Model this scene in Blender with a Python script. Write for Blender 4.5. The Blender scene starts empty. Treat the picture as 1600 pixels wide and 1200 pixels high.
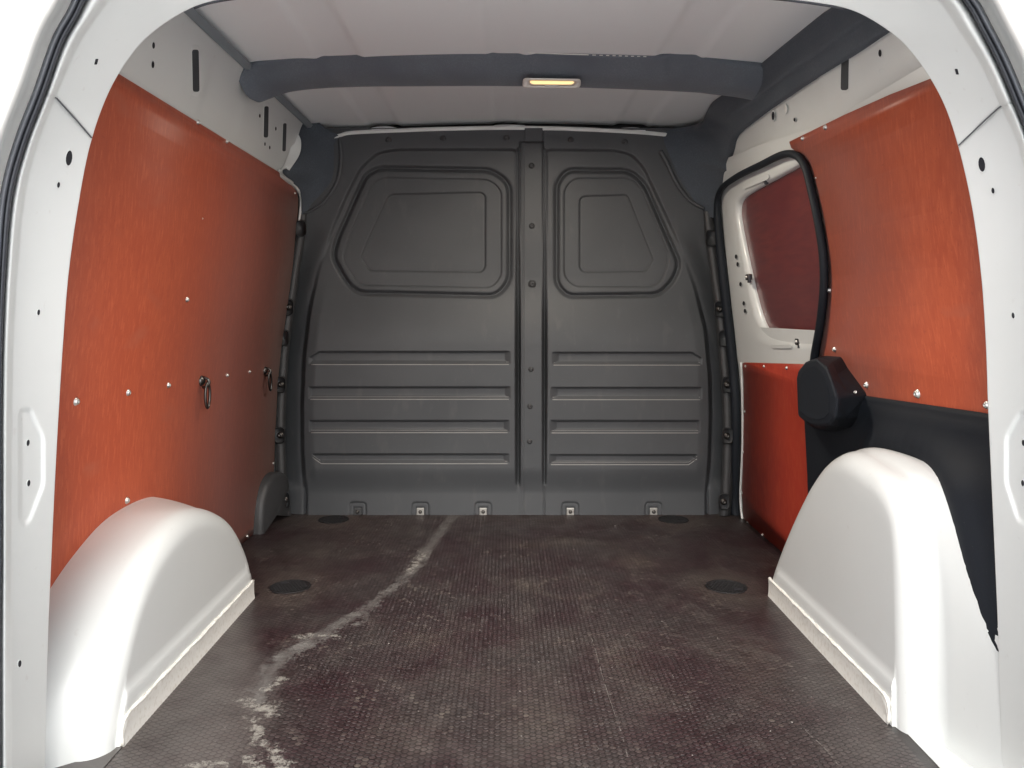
import bpy, bmesh, math, random
import numpy as np
from mathutils import Vector, Matrix
random.seed(7); rng = np.random.default_rng(7)
S = bpy.context.scene; C = S.collection
R = math.radians

# ------------------------------------------------------------------ camera, sky, sun, exposure
F = 1250.0; CX = 790.0; CY = 490.0; CZ = 0.67          # focal length in photo pixels, vanishing point, eye height
cam_d = bpy.data.cameras.new('camera'); cam = bpy.data.objects.new('camera', cam_d); C.objects.link(cam)
cam.location = (0, 0, CZ); cam.rotation_euler = (R(90), 0, 0)
cam_d.sensor_width = 36; cam_d.lens = 36 * F / 1600
cam_d.shift_x = 10 / 1600; cam_d.shift_y = -110 / 1600
cam_d.clip_start = 0.02; cam_d.clip_end = 500
S.camera = cam
SUN_EL, SUN_AZ = 40, 0
w = bpy.data.worlds.new('World'); S.world = w; w.use_nodes = True
nt = w.node_tree; bg = nt.nodes['Background']
sky = nt.nodes.new('ShaderNodeTexSky'); sky.sky_type = 'NISHITA'; sky.sun_disc = False
sky.sun_elevation = R(SUN_EL); sky.sun_rotation = R(180 - SUN_AZ); sky.air_density = 1.0; sky.dust_density = 4.0
hs = nt.nodes.new('ShaderNodeHueSaturation'); hs.inputs['Saturation'].default_value = 0.3
nt.links.new(sky.outputs[0], hs.inputs['Color']); nt.links.new(hs.outputs[0], bg.inputs[0]); bg.inputs[1].default_value = 0.15
sd = bpy.data.lights.new('sun', 'SUN'); sd.energy = .5; sd.angle = R(45); sd.color = (1, .98, .94)
so = bpy.data.objects.new('sun', sd); C.objects.link(so); so.location = (0, -3, 4)
# light travels towards +Y and down
dv = Vector((math.sin(R(SUN_AZ)), math.cos(R(SUN_AZ)) , -math.tan(R(SUN_EL))))
so.rotation_euler = dv.to_track_quat('-Z', 'Y').to_euler()
S.view_settings.view_transform = 'Standard'; S.view_settings.look = 'None'
S.view_settings.exposure = 1.4; S.view_settings.gamma = 1
S.cycles.max_bounces = 14; S.cycles.diffuse_bounces = 10; S.cycles.glossy_bounces = 6

# ------------------------------------------------------------------ materials
def mat(name, col, rough=.5, metal=0, spec=.5, coat=0, coat_rough=.1, noise=None, bump=None, emit=None, sheen=0):
    """noise = list of (scale, other colour, lo, hi, stretch); bump = (scale, strength, distance)"""
    m = bpy.data.materials.new(name); m.use_nodes = True; n = m.node_tree; b = n.nodes['Principled BSDF']
    b.inputs['Base Color'].default_value = (*col, 1); b.inputs['Roughness'].default_value = rough
    b.inputs['Metallic'].default_value = metal; b.inputs['Specular IOR Level'].default_value = spec
    b.inputs['Coat Weight'].default_value = coat; b.inputs['Coat Roughness'].default_value = coat_rough
    b.inputs['Sheen Weight'].default_value = sheen
    tc = n.nodes.new('ShaderNodeTexCoord')
    def tex(scale, stretch=(1, 1, 1), detail=5):
        mp = n.nodes.new('ShaderNodeMapping'); mp.inputs['Scale'].default_value = stretch
        n.links.new(tc.outputs['Object'], mp.inputs[0])
        t = n.nodes.new('ShaderNodeTexNoise'); t.inputs['Scale'].default_value = scale; t.inputs['Detail'].default_value = detail
        n.links.new(mp.outputs[0], t.inputs['Vector']); return t
    prev = None
    for (sc, c2, lo, hi, st) in (noise or []):
        t = tex(sc, st); r = n.nodes.new('ShaderNodeMapRange'); r.inputs[1].default_value = lo; r.inputs[2].default_value = hi
        n.links.new(t.outputs[0], r.inputs[0])
        mx = n.nodes.new('ShaderNodeMix'); mx.data_type = 'RGBA'
        n.links.new(r.outputs[0], mx.inputs[0])
        if prev is None: mx.inputs[6].default_value = (*col, 1)
        else: n.links.new(prev, mx.inputs[6])
        mx.inputs[7].default_value = (*c2, 1); prev = mx.outputs[2]
    if prev is not None: n.links.new(prev, b.inputs['Base Color'])
    if bump:
        last = None
        for (sc, st, di) in (bump if isinstance(bump, list) else [bump]):
            t = tex(sc, detail=2); bp = n.nodes.new('ShaderNodeBump'); bp.inputs['Strength'].default_value = st; bp.inputs['Distance'].default_value = di
            n.links.new(t.outputs[0], bp.inputs['Height'])
            if last: n.links.new(last, bp.inputs['Normal'])
            last = bp.outputs[0]
        n.links.new(last, b.inputs['Normal'])
    if emit: b.inputs['Emission Color'].default_value = (*emit[0], 1); b.inputs['Emission Strength'].default_value = emit[1]
    return m
PAINT = mat('white_paint', (.70, .72, .705), .35, coat=.25, coat_rough=.15, noise=[(3, (.675, .695, .68), .4, .7, (1, 1, 1)), (60, (.62, .62, .60), .68, .82, (1, 1, 1))], bump=(9, .05, .004))
ROOFP = mat('roof_paint_lifted', (.87, .90, .91), .42, coat=.2, noise=[(2.5, (.85, .88, .89), .4, .7, (1, 1, 1))], bump=(5, .08, .006))  # same white paint, coloured lighter and cooler in place of missing bounce light
OUTP = mat('outer_paint', (.86, .86, .82), .25, coat=.6)
SEALANT = mat('seam_sealant', (.80, .79, .74), .55, noise=[(120, (.66, .63, .56), .5, .75, (1, 1, 1))], bump=(160, .4, .001))
PLY = mat('red_film_ply', (.40, .080, .033), .45, spec=.35, coat=.12, coat_rough=.45, sheen=.07,
          noise=[(3.5, (.36, .064, .026), .35, .70, (1, 1, 1)), (55, (.36, .066, .028), .42, .66, (1, 1, .30)), (170, (.46, .10, .042), .50, .74, (1, 1, .16)), (260, (.30, .055, .028), .60, .74, (1, 1, .6)), (11, (.37, .085, .042), .62, .72, (1, .5, 1))], bump=(300, .05, .0006))
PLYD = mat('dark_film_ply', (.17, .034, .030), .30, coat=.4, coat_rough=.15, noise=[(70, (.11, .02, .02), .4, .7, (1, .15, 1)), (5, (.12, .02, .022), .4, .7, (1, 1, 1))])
PLYR = mat('deep_red_film_ply', (.34, .040, .022), .5, spec=.2, coat=.0, noise=[(4, (.27, .030, .020), .38, .68, (1, 1, 1)), (90, (.36, .052, .026), .45, .7, (1, 1, .3))], bump=(300, .05, .0006))
PLYE = mat('ply_edge', (.30, .17, .10), .8)
BULK = mat('moulded_grey_plastic', (.071, .075, .080), .50, spec=.34, noise=[(4, (.060, .064, .069), .35, .7, (1, 1, 1)), (26, (.084, .086, .088), .60, .80, (1, 1, .35)), (90, (.10, .10, .10), .66, .8, (1, 1, 3))], bump=(420, .10, .0008))
BULKD = mat('dark_plastic', (.045, .046, .048), .5, noise=[(40, (.06, .06, .058), .6, .8, (1, 1, 1))], bump=(420, .1, .0006))
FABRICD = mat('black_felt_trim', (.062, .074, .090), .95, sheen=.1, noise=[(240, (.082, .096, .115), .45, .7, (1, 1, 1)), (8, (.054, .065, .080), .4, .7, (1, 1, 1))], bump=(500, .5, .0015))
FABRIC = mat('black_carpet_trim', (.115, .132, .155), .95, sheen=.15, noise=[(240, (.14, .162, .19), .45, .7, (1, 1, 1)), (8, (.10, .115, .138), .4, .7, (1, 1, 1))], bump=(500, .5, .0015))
TRIMB = mat('black_moulded_trim', (.009, .012, .017), .62, spec=.3, noise=[(260, (.04, .04, .042), .68, .76, (1, 1, 1)), (6, (.013, .016, .021), .4, .7, (1, 1, 1))], bump=(500, .2, .0008))
RUBBER = mat('black_rubber', (.040, .045, .055), .5, noise=[(30, (.055, .06, .07), .5, .8, (1, 1, 1))])
GREYR = mat('grey_rubber', (.22, .25, .27), .6)
METAL = mat('zinc_screw', (.72, .71, .68), .28, metal=1)
DMETAL = mat('dark_steel', (.12, .115, .11), .35, metal=1)
HOLE = mat('hole_dark', (.012, .012, .016), .9)
BEZEL = mat('lamp_bezel', (.72, .70, .66), .45)
GLOW = mat('lamp_lens', (.9, .75, .45), .4, emit=((1, .70, .30), .42))
LENS = mat('lamp_lens_unlit', (.55, .48, .42), .3)
CAPM = mat('matt_black_cap', (.012, .012, .013), .65, spec=.25)
CLIPM = mat('zinc_clip', (.36, .35, .33), .45, metal=.6)
GROUND = mat('pale_concrete', (.70, .70, .70), .85, noise=[(2, (.64, .64, .64), .4, .65, (1, 1, 1))])

# floor material : stains stored as distances / weights on the mesh
def floor_mat(name, hexa):
    m = bpy.data.materials.new(name); m.use_nodes = True; n = m.node_tree; L = n.links; b = n.nodes['Principled BSDF']
    tc = n.nodes.new('ShaderNodeTexCoord')
    def noise(sc, det=5, st=(1, 1, 1), ro=.55):
        mp = n.nodes.new('ShaderNodeMapping'); mp.inputs['Scale'].default_value = st; L.new(tc.outputs['Object'], mp.inputs[0])
        t = n.nodes.new('ShaderNodeTexNoise'); t.inputs['Scale'].default_value = sc; t.inputs['Detail'].default_value = det; t.inputs['Roughness'].default_value = ro
        L.new(mp.outputs[0], t.inputs['Vector']); return t.outputs[0]
    def rng_(s, a, b_, c=0, d=1):
        r = n.nodes.new('ShaderNodeMapRange'); r.inputs[1].default_value = a; r.inputs[2].default_value = b_; r.inputs[3].default_value = c; r.inputs[4].default_value = d
        L.new(s, r.inputs[0]); return r.outputs[0]
    def math_(op, a, b_=None):
        k = n.nodes.new('ShaderNodeMath'); k.operation = op
        for i, v in enumerate((a, b_)):
            if v is None: continue
            if isinstance(v, (int, float)): k.inputs[i].default_value = v
            else: L.new(v, k.inputs[i])
        return k.outputs[0]
    def mix(f, a, b_):
        x = n.nodes.new('ShaderNodeMix'); x.data_type = 'RGBA'
        if isinstance(f, (int, float)): x.inputs[0].default_value = f
        else: L.new(f, x.inputs[0])
        for i, v in ((6, a), (7, b_)):
            if isinstance(v, tuple): x.inputs[i].default_value = (*v, 1)
            else: L.new(v, x.inputs[i])
        return x.outputs[2]
    def attr(nm):
        a = n.nodes.new('ShaderNodeAttribute'); a.attribute_name = nm; return a.outputs['Fac']
    if hexa: c = mix(rng_(noise(5, 4), .38, .62), (.025, .0115, .0135), (.035, .0265, .026))
    else: c = mix(rng_(noise(5, 4), .38, .62), (.006, .003, .004), (.008, .005, .005))
    c = mix(rng_(noise(13, 6, (1, .6, 1)), .52, .72, 0, .55), c, (.062, .052, .047) if hexa else (.03, .022, .02))
    c = mix(rng_(noise(160, 3), .58, .78, 0, .55), c, (.09, .078, .07))
    c = mix(rng_(noise(420, 2), .70, .80, 0, .8), c, (.42, .37, .32))
    if hexa:
        hv = n.nodes.new('ShaderNodeHueSaturation'); L.new(rng_(attr('wear'), 0, 1, .78, 1.28), hv.inputs['Value']); L.new(c, hv.inputs['Color']); c = hv.outputs[0]
        c = mix(math_('MULTIPLY', rng_(attr('wear'), .72, 1.0), rng_(noise(7, 6, ro=.7), .52, .70, 0, .6)), c, (.16, .14, .115))
    # dirt dusting
    dust = math_('MULTIPLY', attr('dust'), rng_(noise(60, 8, ro=.8), .38, .66))
    c = mix(math_('MULTIPLY', dust, .8 if hexa else .12), c, (.16, .135, .105))
    film_glare = math_('MULTIPLY', attr('film_glare'), rng_(noise(14, 6), .25, .55, .45, 1))  # grey tone: dirt plus the white arches' reflection put into colour
    c = mix(math_('MULTIPLY', film_glare, .72 if hexa else .42), c, (.105, .094, .088))
    # dried spill
    d = math_('ADD', attr('spill'), math_('MULTIPLY', math_('SUBTRACT', noise(34, 10, ro=.85), .5), .15))
    sp = rng_(d, .003, -.007)
    spc = mix(rng_(noise(30, 6), .35, .65), (.085, .078, .073), (.145, .138, .130))
    c = mix(math_('MULTIPLY', sp, rng_(noise(22, 7, ro=.75), .34, .62, .25, .92)), c, spc)
    d2 = math_('ADD', attr('pale'), math_('MULTIPLY', math_('SUBTRACT', noise(50, 10, ro=.85), .5), .19))
    c = mix(math_('MULTIPLY', rng_(d2, .003, -.008), .75), c, (.27, .26, .23))
    # scuffs along the loading direction
    sc = rng_(noise(34, 3, (1, .035, 1), .8), .72, .80, 0, .30)
    c = mix(sc, c, (.15, .13, .12))
    L.new(c, b.inputs['Base Color'])
    rr = rng_(noise(11, 5), .35, .65, .33, .52)
    rr = math_('ADD', rr, math_('MULTIPLY', math_('MAXIMUM', sp, dust), .25))
    L.new(rr, b.inputs['Roughness']); b.inputs['Specular IOR Level'].default_value = .42
    bp = n.nodes.new('ShaderNodeBump'); bp.inputs['Strength'].default_value = .25; bp.inputs['Distance'].default_value = .0008
    L.new(noise(350, 3), bp.inputs['Height']); L.new(bp.outputs[0], b.inputs['Normal'])
    return m
FLOORB = floor_mat('floor_film_groove', False); FLOORH = floor_mat('floor_film_tread', True)
SMOOTHF = mat('grey_sill', (.10, .092, .086), .4, noise=[(20, (.08, .072, .07), .4, .7, (1, 1, 1)), (200, (.25, .23, .2), .68, .8, (1, 1, 1))])

# ------------------------------------------------------------------ geometry helpers
def P(px, py, Y): return Vector(((px - CX) * Y / F, Y, CZ - (py - CY) * Y / F))
XZ = [(-.2, .765), (0, .765), (.146, .760), (.27, .756), (.44, .747), (.565, .734), (.691, .715), (.838, .696), (.959, .686), (1.037, .680), (1.085, .676), (1.30, .64)]
def XW(z): return float(np.interp(z, [a for a, _ in XZ], [b for _, b in XZ]))
RSH = .012                                               # the right wall stands a little further out
def wallx(side, z): return XW(z) + (RSH if side > 0 else 0)
def wall(px, py, off=0):
    """point of the side wall seen at a photo pixel; off = metres inwards"""
    side = 1 if px > CX else -1; z = .67; Y = 1.5
    for _ in range(30):
        Y = (wallx(side, z) - off) * F / abs(px - CX); z = CZ - (py - CY) * Y / F
    return Vector((side * (wallx(side, z) - off), Y, z))
def floorp(px, py, z=0):
    Y = F * (CZ - z) / (py - CY); return P(px, py, Y)

def link(o, parent=None, label=None, cat=None, group=None, kind=None):
    C.objects.link(o)
    if parent: o.parent = parent
    for k, v in (('label', label), ('category', cat), ('group', group), ('kind', kind)):
        if v: o[k] = v
    return o
def empty(name, label, cat, loc=(0, 0, 0), group=None):
    o = bpy.data.objects.new(name, None); o.location = loc; o.empty_display_size = .05
    return link(o, None, label, cat, group)
def mk(name, V, Fc, m, parent=None, smooth=True, solid=0, bevel=0, off=-1, sub=0, **kw):
    me = bpy.data.meshes.new(name)
    loc = Vector((0, 0, 0))
    if parent is not None and parent.type == 'EMPTY': loc = parent.location
    elif parent is not None and parent.parent is not None: loc = parent.parent.location
    me.from_pydata([tuple(Vector(v) - loc) for v in V], [], Fc); me.update()
    for p in me.polygons: p.use_smooth = smooth
    me.materials.append(m)
    o = bpy.data.objects.new(name, me); link(o, parent, **kw)
    if sub:
        md = o.modifiers.new('sub', 'SUBSURF'); md.levels = md.render_levels = sub
    if solid:
        md = o.modifiers.new('solid', 'SOLIDIFY'); md.thickness = solid; md.offset = off
    if bevel:
        md = o.modifiers.new('bevel', 'BEVEL'); md.width = bevel; md.segments = 2; md.limit_method = 'ANGLE'; md.angle_limit = R(35); md.harden_normals = False
    return o
def crom(pts, n):
    """Catmull-Rom through points, n samples spread evenly by chord"""
    p = np.array([tuple(q) for q in pts], float)
    seg = np.r_[0, np.cumsum(np.linalg.norm(np.diff(p, axis=0), axis=1) ** .5)]
    t = np.linspace(0, seg[-1], n); out = []
    m = np.zeros_like(p)
    for i in range(len(p)):
        a, b = max(i - 1, 0), min(i + 1, len(p) - 1); m[i] = (p[b] - p[a]) / max(seg[b] - seg[a], 1e-9)
    for s in t:
        i = min(int(np.searchsorted(seg, s, 'right')) - 1, len(p) - 2); h = seg[i + 1] - seg[i]; u = (s - seg[i]) / h
        out.append((2*u**3-3*u**2+1)*p[i] + (u**3-2*u**2+u)*h*m[i] + (-2*u**3+3*u**2)*p[i+1] + (u**3-u**2)*h*m[i+1])
    return np.array(out)
def even(pts, n, closed=False):
    p = np.array([tuple(q) for q in pts], float)
    if closed: p = np.vstack([p, p[:1]])
    d = np.r_[0, np.cumsum(np.linalg.norm(np.diff(p, axis=0), axis=1))]
    t = np.linspace(0, d[-1], n, endpoint=not closed)
    return np.stack([np.interp(t, d, p[:, k]) for k in range(p.shape[1])], 1)
def chaikin(pts, it=2, closed=True, cut=.25):
    p = [np.array(q, float) for q in pts]
    for _ in range(it):
        q = []
        n = len(p)
        for i in range(n if closed else n - 1):
            a, b = p[i], p[(i + 1) % n]; q += [a * (1 - cut) + b * cut, a * cut + b * (1 - cut)]
        if not closed: q = [p[0]] + q + [p[-1]]
        p = q
    return p
def rounded(pts, r, n=4):
    """polygon with corners rounded by radius-like cut r (same units)"""
    p = [np.array(q, float) for q in pts]; out = []; N = len(p)
    for i in range(N):
        a, b, c = p[i - 1], p[i], p[(i + 1) % N]
        la, lc = np.linalg.norm(a - b), np.linalg.norm(c - b); k = min(r, la * .45, lc * .45)
        A = b + (a - b) / la * k; D = b + (c - b) / lc * k
        for j in range(n + 1):
            t = j / n; out.append((1-t)**2 * A + 2*t*(1-t) * b + t*t * D)
    return out
def loft(rings, closed=False, flip=False):
    V = [tuple(v) for r in rings for v in r]; n = len(rings[0]); Fc = []
    for i in range(len(rings) - 1):
        for j in range(n if closed else n - 1):
            k = (j + 1) % n; f = (i*n + j, i*n + k, (i+1)*n + k, (i+1)*n + j)
            Fc.append(f[::-1] if flip else f)
    return V, Fc
def tube_vf(path, r, k=8, base=0, caps=True):
    P_ = [Vector(p) for p in path]; V = []; Fc = []; up = None
    for i, p in enumerate(P_):
        t = (P_[min(i+1, len(P_)-1)] - P_[max(i-1, 0)]).normalized()
        if up is None: up = t.orthogonal().normalized()
        up = (up - t * up.dot(t)).normalized(); s = t.cross(up)
        rr = r(i / (len(P_) - 1)) if callable(r) else r
        V += [tuple(p + (up * math.cos(2*math.pi*j/k) + s * math.sin(2*math.pi*j/k)) * rr) for j in range(k)]
    for i in range(len(P_) - 1):
        for j in range(k): Fc.append((base+i*k+j, base+i*k+(j+1) % k, base+(i+1)*k+(j+1) % k, base+(i+1)*k+j))
    if caps: Fc += [tuple(base + j for j in range(k))[::-1], tuple(base + (len(P_)-1)*k + j for j in range(k))]
    return V, Fc
def tube(name, path, r, m, parent, k=8, **kw):
    V, Fc = tube_vf(path, r, k); return mk(name, V, Fc, m, parent, **kw)
def box_vf(x0, x1, y0, y1, z0, z1):
    V = [(x, y, z) for x in (x0, x1) for y in (y0, y1) for z in (z0, z1)]
    return V, [(0, 1, 3, 2), (4, 6, 7, 5), (0, 4, 5, 1), (2, 3, 7, 6), (0, 2, 6, 4), (1, 5, 7, 3)]
def np_mesh(name, V, Q, m, parent=None, normals=None, **kw):
    used, inv = np.unique(Q.ravel(), return_inverse=True); Vn = V[used]; Qn = inv.reshape(Q.shape)
    me = bpy.data.meshes.new(name); me.vertices.add(len(Vn)); me.vertices.foreach_set('co', Vn.astype(np.float32).ravel())
    k = Q.shape[1]; me.loops.add(Qn.size); me.loops.foreach_set('vertex_index', Qn.ravel().astype(np.int32))
    me.polygons.add(len(Qn)); me.polygons.foreach_set('loop_start', np.arange(0, Qn.size, k, dtype=np.int32))
    me.update(calc_edges=True); me.polygons.foreach_set('use_smooth', np.ones(len(Qn), bool)); me.materials.append(m)
    if normals is not None: me.normals_split_custom_set_from_vertices([tuple(a) for a in normals[used]])
    me.validate(); o = bpy.data.objects.new(name, me); return link(o, parent, **kw)
def lathe_vf(prof, k=12):
    """prof = (r, h) pairs from rim to crown, axis +Z"""
    V = []; Fc = []
    for (r, h) in prof: V += [(r*math.cos(2*math.pi*j/k), r*math.sin(2*math.pi*j/k), h) for j in range(k)]
    for i in range(len(prof) - 1):
        for j in range(k): Fc.append((i*k+j, i*k+(j+1) % k, (i+1)*k+(j+1) % k, (i+1)*k+j))
    Fc.append(tuple((len(prof)-1)*k + j for j in range(k))); return V, Fc
def proto(name, prof, m, k=12):
    V, Fc = lathe_vf(prof, k); me = bpy.data.meshes.new(name); me.from_pydata(V, [], Fc)
    for p in me.polygons: p.use_smooth = True
    me.materials.append(m); return me
def place(me, name, loc, nrm, parent, scale=1, roll=0, **kw):
    o = bpy.data.objects.new(name, me); link(o, parent, **kw)
    base = Vector((0, 0, 0))
    if parent is not None: base = parent.location if parent.type == 'EMPTY' else (parent.parent.location if parent.parent else Vector((0, 0, 0)))
    o.location = Vector(loc) - base; q = Vector(nrm).to_track_quat('Z', 'Y')
    o.rotation_euler = (q @ Matrix.Rotation(roll, 3, 'Z').to_quaternion()).to_euler(); o.scale = (scale,) * 3; return o
def screw_profile(r, h): return [(r*1.25, 0), (r*1.22, h*.18), (r, h*.22), (r*.93, h*.62), (r*.7, h*.9), (r*.42, h), (r*.36, h*.8), (r*.3, h*.55)]
SCREW = proto('screw', screw_profile(.0052, .0048), METAL); BOLT = proto('bolt', screw_profile(.0085, .007), DMETAL, 14)
PSCREW = proto('plastic_screw', [(.012, 0), (.0118, .0012), (.0085, .0014), (.0075, .004), (.005, .0052), (.003, .0052), (.0027, .002)], BULKD, 16)

def sdf(u, v, poly):
    """signed distance of arrays (u,v) to polygon, negative inside"""
    p = np.array(poly, float); d = np.full(u.shape, 1e9); s = np.zeros(u.shape, bool); n = len(p)
    for i in range(n):
        a, b = p[i], p[(i + 1) % n]; e = b - a; L2 = max(e @ e, 1e-12)
        t = np.clip(((u - a[0]) * e[0] + (v - a[1]) * e[1]) / L2, 0, 1)
        d = np.minimum(d, (u - a[0] - t * e[0])**2 + (v - a[1] - t * e[1])**2)
        c = (a[1] > v) != (b[1] > v)
        with np.errstate(divide='ignore', invalid='ignore'):
            xi = (b[0] - a[0]) * (v - a[1]) / (b[1] - a[1] if b[1] != a[1] else 1e-9) + a[0]
        s ^= c & (u < xi)
    d = np.sqrt(d); return np.where(s, -d, d)
def ss(x, a, b):
    t = np.clip((x - a) / (b - a), 0, 1); return t * t * (3 - 2 * t)

def stamp(name, outline, mapper, parent, rim=1.35, rim_mat=PAINT, m=HOLE):
    """a hole drawn on the surface: raised rim and flat coloured mouth, outline in photo pixels mapped onto a surface by mapper(px, py, off)"""
    o = np.array(outline, float); c = o.mean(0); n = len(o)
    big = [(c + (q - c) * rim) for q in o]
    r0 = [mapper(*q, .0002) for q in big]; r1 = [mapper(*(c + (q - c) * 1.12), .0016) for q in o]; r2 = [mapper(*q, .0008) for q in o]
    V, Fc = loft([r0, r1, r2], closed=True)
    h = mk(name, [tuple(v) for v in r2], [tuple(range(n))], m, parent, smooth=False)  # flat mouth; its dark colours stand for the shade inside a hole
    mk(name + '_rim', V, Fc, rim_mat, h if parent.type == 'EMPTY' else parent)
    return h
def ell(cx, cy, a, b, n=14, tilt=0):
    ct, st = math.cos(tilt), math.sin(tilt)
    return [(cx + a*math.cos(t)*ct - b*math.sin(t)*st, cy + a*math.cos(t)*st + b*math.sin(t)*ct) for t in [2*math.pi*i/n for i in range(n)]]
def rrect(cx, cy, w_, h_, r, tilt=0):
    q = rounded([(-w_/2, -h_/2), (w_/2, -h_/2), (w_/2, h_/2), (-w_/2, h_/2)], r, 3)
    return [(cx + a + b * tilt, cy + b) for a, b in q]

# ------------------------------------------------------------------ ground outside
V = [(-60, -60, -.62), (60, -60, -.62), (60, 60, -.62), (-60, 60, -.62)]
mk('ground', V, [(0, 1, 2, 3)], GROUND, None, kind='structure', label='pale concrete yard outside the open van')

# ------------------------------------------------------------------ van body
body = empty('van_body', 'white painted van body around the open load space, with pillars, roof and wheel arches', 'van')
# rear aperture : stations of inner edge, face edge, lip edge (photo pixels)
LST = [((68,1260),(18,1260),(2,1260)),((70,1200),(18,1200),(2,1200)),((75,1000),(17,1000),(2,1000)),((80,880),(17,880),(3,880)),
 ((86,750),(18,750),(3,750)),((92,640),(19,640),(3,640)),((99,530),(21,530),(5,530)),((107,430),(27,425),(10,420)),((120,335),(37,320),(20,310)),
 ((140,230),(58,228),(43,222)),((163,160),(88,150),(73,144)),((185,116),(120,76),(99,70)),((218,70),(146,34),(122,28)),((255,38),(182,-10),(148,-20)),
 ((310,8),(250,-60),(210,-75)),((380,-6),(340,-95),(310,-115)),((500,-16),(480,-120),(470,-145)),((800,-22),(800,-130),(800,-160))]
RST = [((1568,1260),(1622,1260),(1640,1260)),((1566,1200),(1622,1200),(1640,1200)),((1560,1000),(1621,1000),(1640,1000)),((1555,880),(1621,880),(1640,880)),
 ((1549,750),(1621,750),(1639,750)),((1544,640),(1621,640),(1638,640)),((1540,530),(1620,530),(1636,530)),((1533,430),(1616,425),(1631,420)),((1519,325),(1608,308),(1621,298)),
 ((1497,228),(1589,222),(1604,215)),((1475,163),(1560,158),(1580,153)),((1450,117),(1532,100),(1559,103)),((1417,73),(1500,50),(1532,50)),((1387,47),(1467,2),(1504,2)),
 ((1334,17),(1400,-50),(1430,-65)),((1267,3),(1320,-85),(1340,-105)),((1100,-12),(1130,-115),(1135,-140)),((800,-22),(800,-130),(800,-160))]
YI, YF, YL = 1.125, 1.035, 1.00
POCK = {-1: rounded([(28,645),(34,636),(50,637),(71,682),(71,758),(49,815),(38,824),(28,812)], 8), 1: rounded([(1612,640),(1592,641),(1569,682),(1569,755),(1588,815),(1604,824),(1614,812)], 8)}
SEAM = {-1: [(60,140),(87,152),(145,216),(180,240)], 1: [(1600,150),(1562,168),(1497,228),(1470,250)]}
frame_curve = {}
for side, ST in ((-1, LST), (1, RST)):
    n = 520
    # stations share one parameter so that rows stay matched
    def rs(k):
        p = np.array([s[k] for s in ST], float)
        I = np.array([s[0] for s in ST], float); seg = np.r_[0, np.cumsum(np.linalg.norm(np.diff(I, axis=0), axis=1) ** .5)]
        t = np.linspace(0, seg[-1], n); out = np.zeros((n, 2)); m_ = np.gradient(p, seg, axis=0)
        i = np.clip(np.searchsorted(seg, t, 'right') - 1, 0, len(p) - 2); h = (seg[i+1]-seg[i])[:, None]; u = ((t - seg[i]) / h[:, 0])[:, None]
        return (2*u**3-3*u**2+1)*p[i] + (u**3-2*u**2+u)*h*m_[i] + (-2*u**3+3*u**2)*p[i+1] + (u**3-u**2)*h*m_[i+1]
    I, Fe, Lp = rs(0), rs(1), rs(2)
    frame_curve[side] = (I, Fe)
    cols = []; pxs = []; Ys = []
    for t in np.linspace(0, 1, 44):                       # the broad face
        pxs.append(I * (1-t) + Fe * t); Ys.append(np.full(n, YI * (1-t) + YF * t))
    for a in np.linspace(0, 1, 9)[1:]:                    # rolled lip
        q = Fe * (1-a) + Lp * a; pxs.append(q); Ys.append(np.full(n, YF - (YF-YL) * math.sin(a*math.pi/2) - 0.010*math.sin(a*math.pi)))
    for a in (0.35, .7, 1):                               # lip turns back under the seal
        pxs.append(Lp + (Lp - Fe) * .12 * a); Ys.append(np.full(n, YL + .02 * a))
    U = np.array(pxs); Yg = np.array(Ys); u, v = U[..., 0], U[..., 1]
    d = sdf(u, v, POCK[side]); Yg = Yg + .006 * ss(-d, -1, 8) * (1 - .0)
    # lapped joint between upper and lower pressing
    sp = SEAM[side]; line = np.full(u.shape, 1e9); above = np.zeros(u.shape)
    xs = [q[0] for q in sp]; ys = [q[1] for q in sp]
    if side > 0: xs, ys = xs[::-1], ys[::-1]
    yl = np.interp(u, xs, ys); inr = (u > min(xs)) & (u < max(xs)) & (v < 420)
    dist = (yl - v) * .70
    up_ = ss(dist, -.4, .6); Yg = Yg - .0022 * np.where(v < 420, up_, 0) * ((U.shape[0] - 1 - np.arange(U.shape[0]))[:, None] > 3)
    Yg = Yg + .0035 * np.exp(-((dist + 1.1) / .9)**2) * inr
    Vv = np.stack([(u - CX) * Yg / F, Yg, CZ - (v - CY) * Yg / F], -1)
    # return flange going inwards from the inner edge
    d3 = np.array([.055, .018, .004])[:, None]; v0 = Vv[0]
    fl = np.stack([v0[:, 0] + d3 * (v0[:, 0] / v0[:, 1] + side * .12), v0[:, 1] + d3, v0[:, 2] + d3 * ((v0[:, 2] - CZ) / v0[:, 1] + .1 * (v0[:, 2] > 1.1))], -1)
    Vv = np.concatenate([fl, Vv], 0)
    r_, c_ = Vv.shape[:2]; idx = np.arange(r_ * c_).reshape(r_, c_)
    Q = np.stack([idx[:-1, :-1], idx[1:, :-1], idx[1:, 1:], idx[:-1, 1:]], -1).reshape(-1, 4)
    if side > 0: Q = Q[:, ::-1]
    fr = np_mesh('door_frame', Vv.reshape(-1, 3), Q, PAINT, body, label='left rear pillar with large oval hole' if side < 0 else 'right rear pillar with large oval hole')
    # weather seal, gutter and outer skin
    O = Lp[::6].copy(); nrm = np.gradient(O, axis=0); nrm /= np.linalg.norm(nrm, axis=1)[:, None]
    out = np.stack([nrm[:, 1], -nrm[:, 0]], 1) * 1.0
    c0 = np.array([800., 600.]); out *= np.sign(np.sum(out * (O - c0), 1))[:, None]
    wdt = np.interp(O[:, 1], [0, 330, 620], [1, 1, .6])[:, None]
    rings = []
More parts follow.
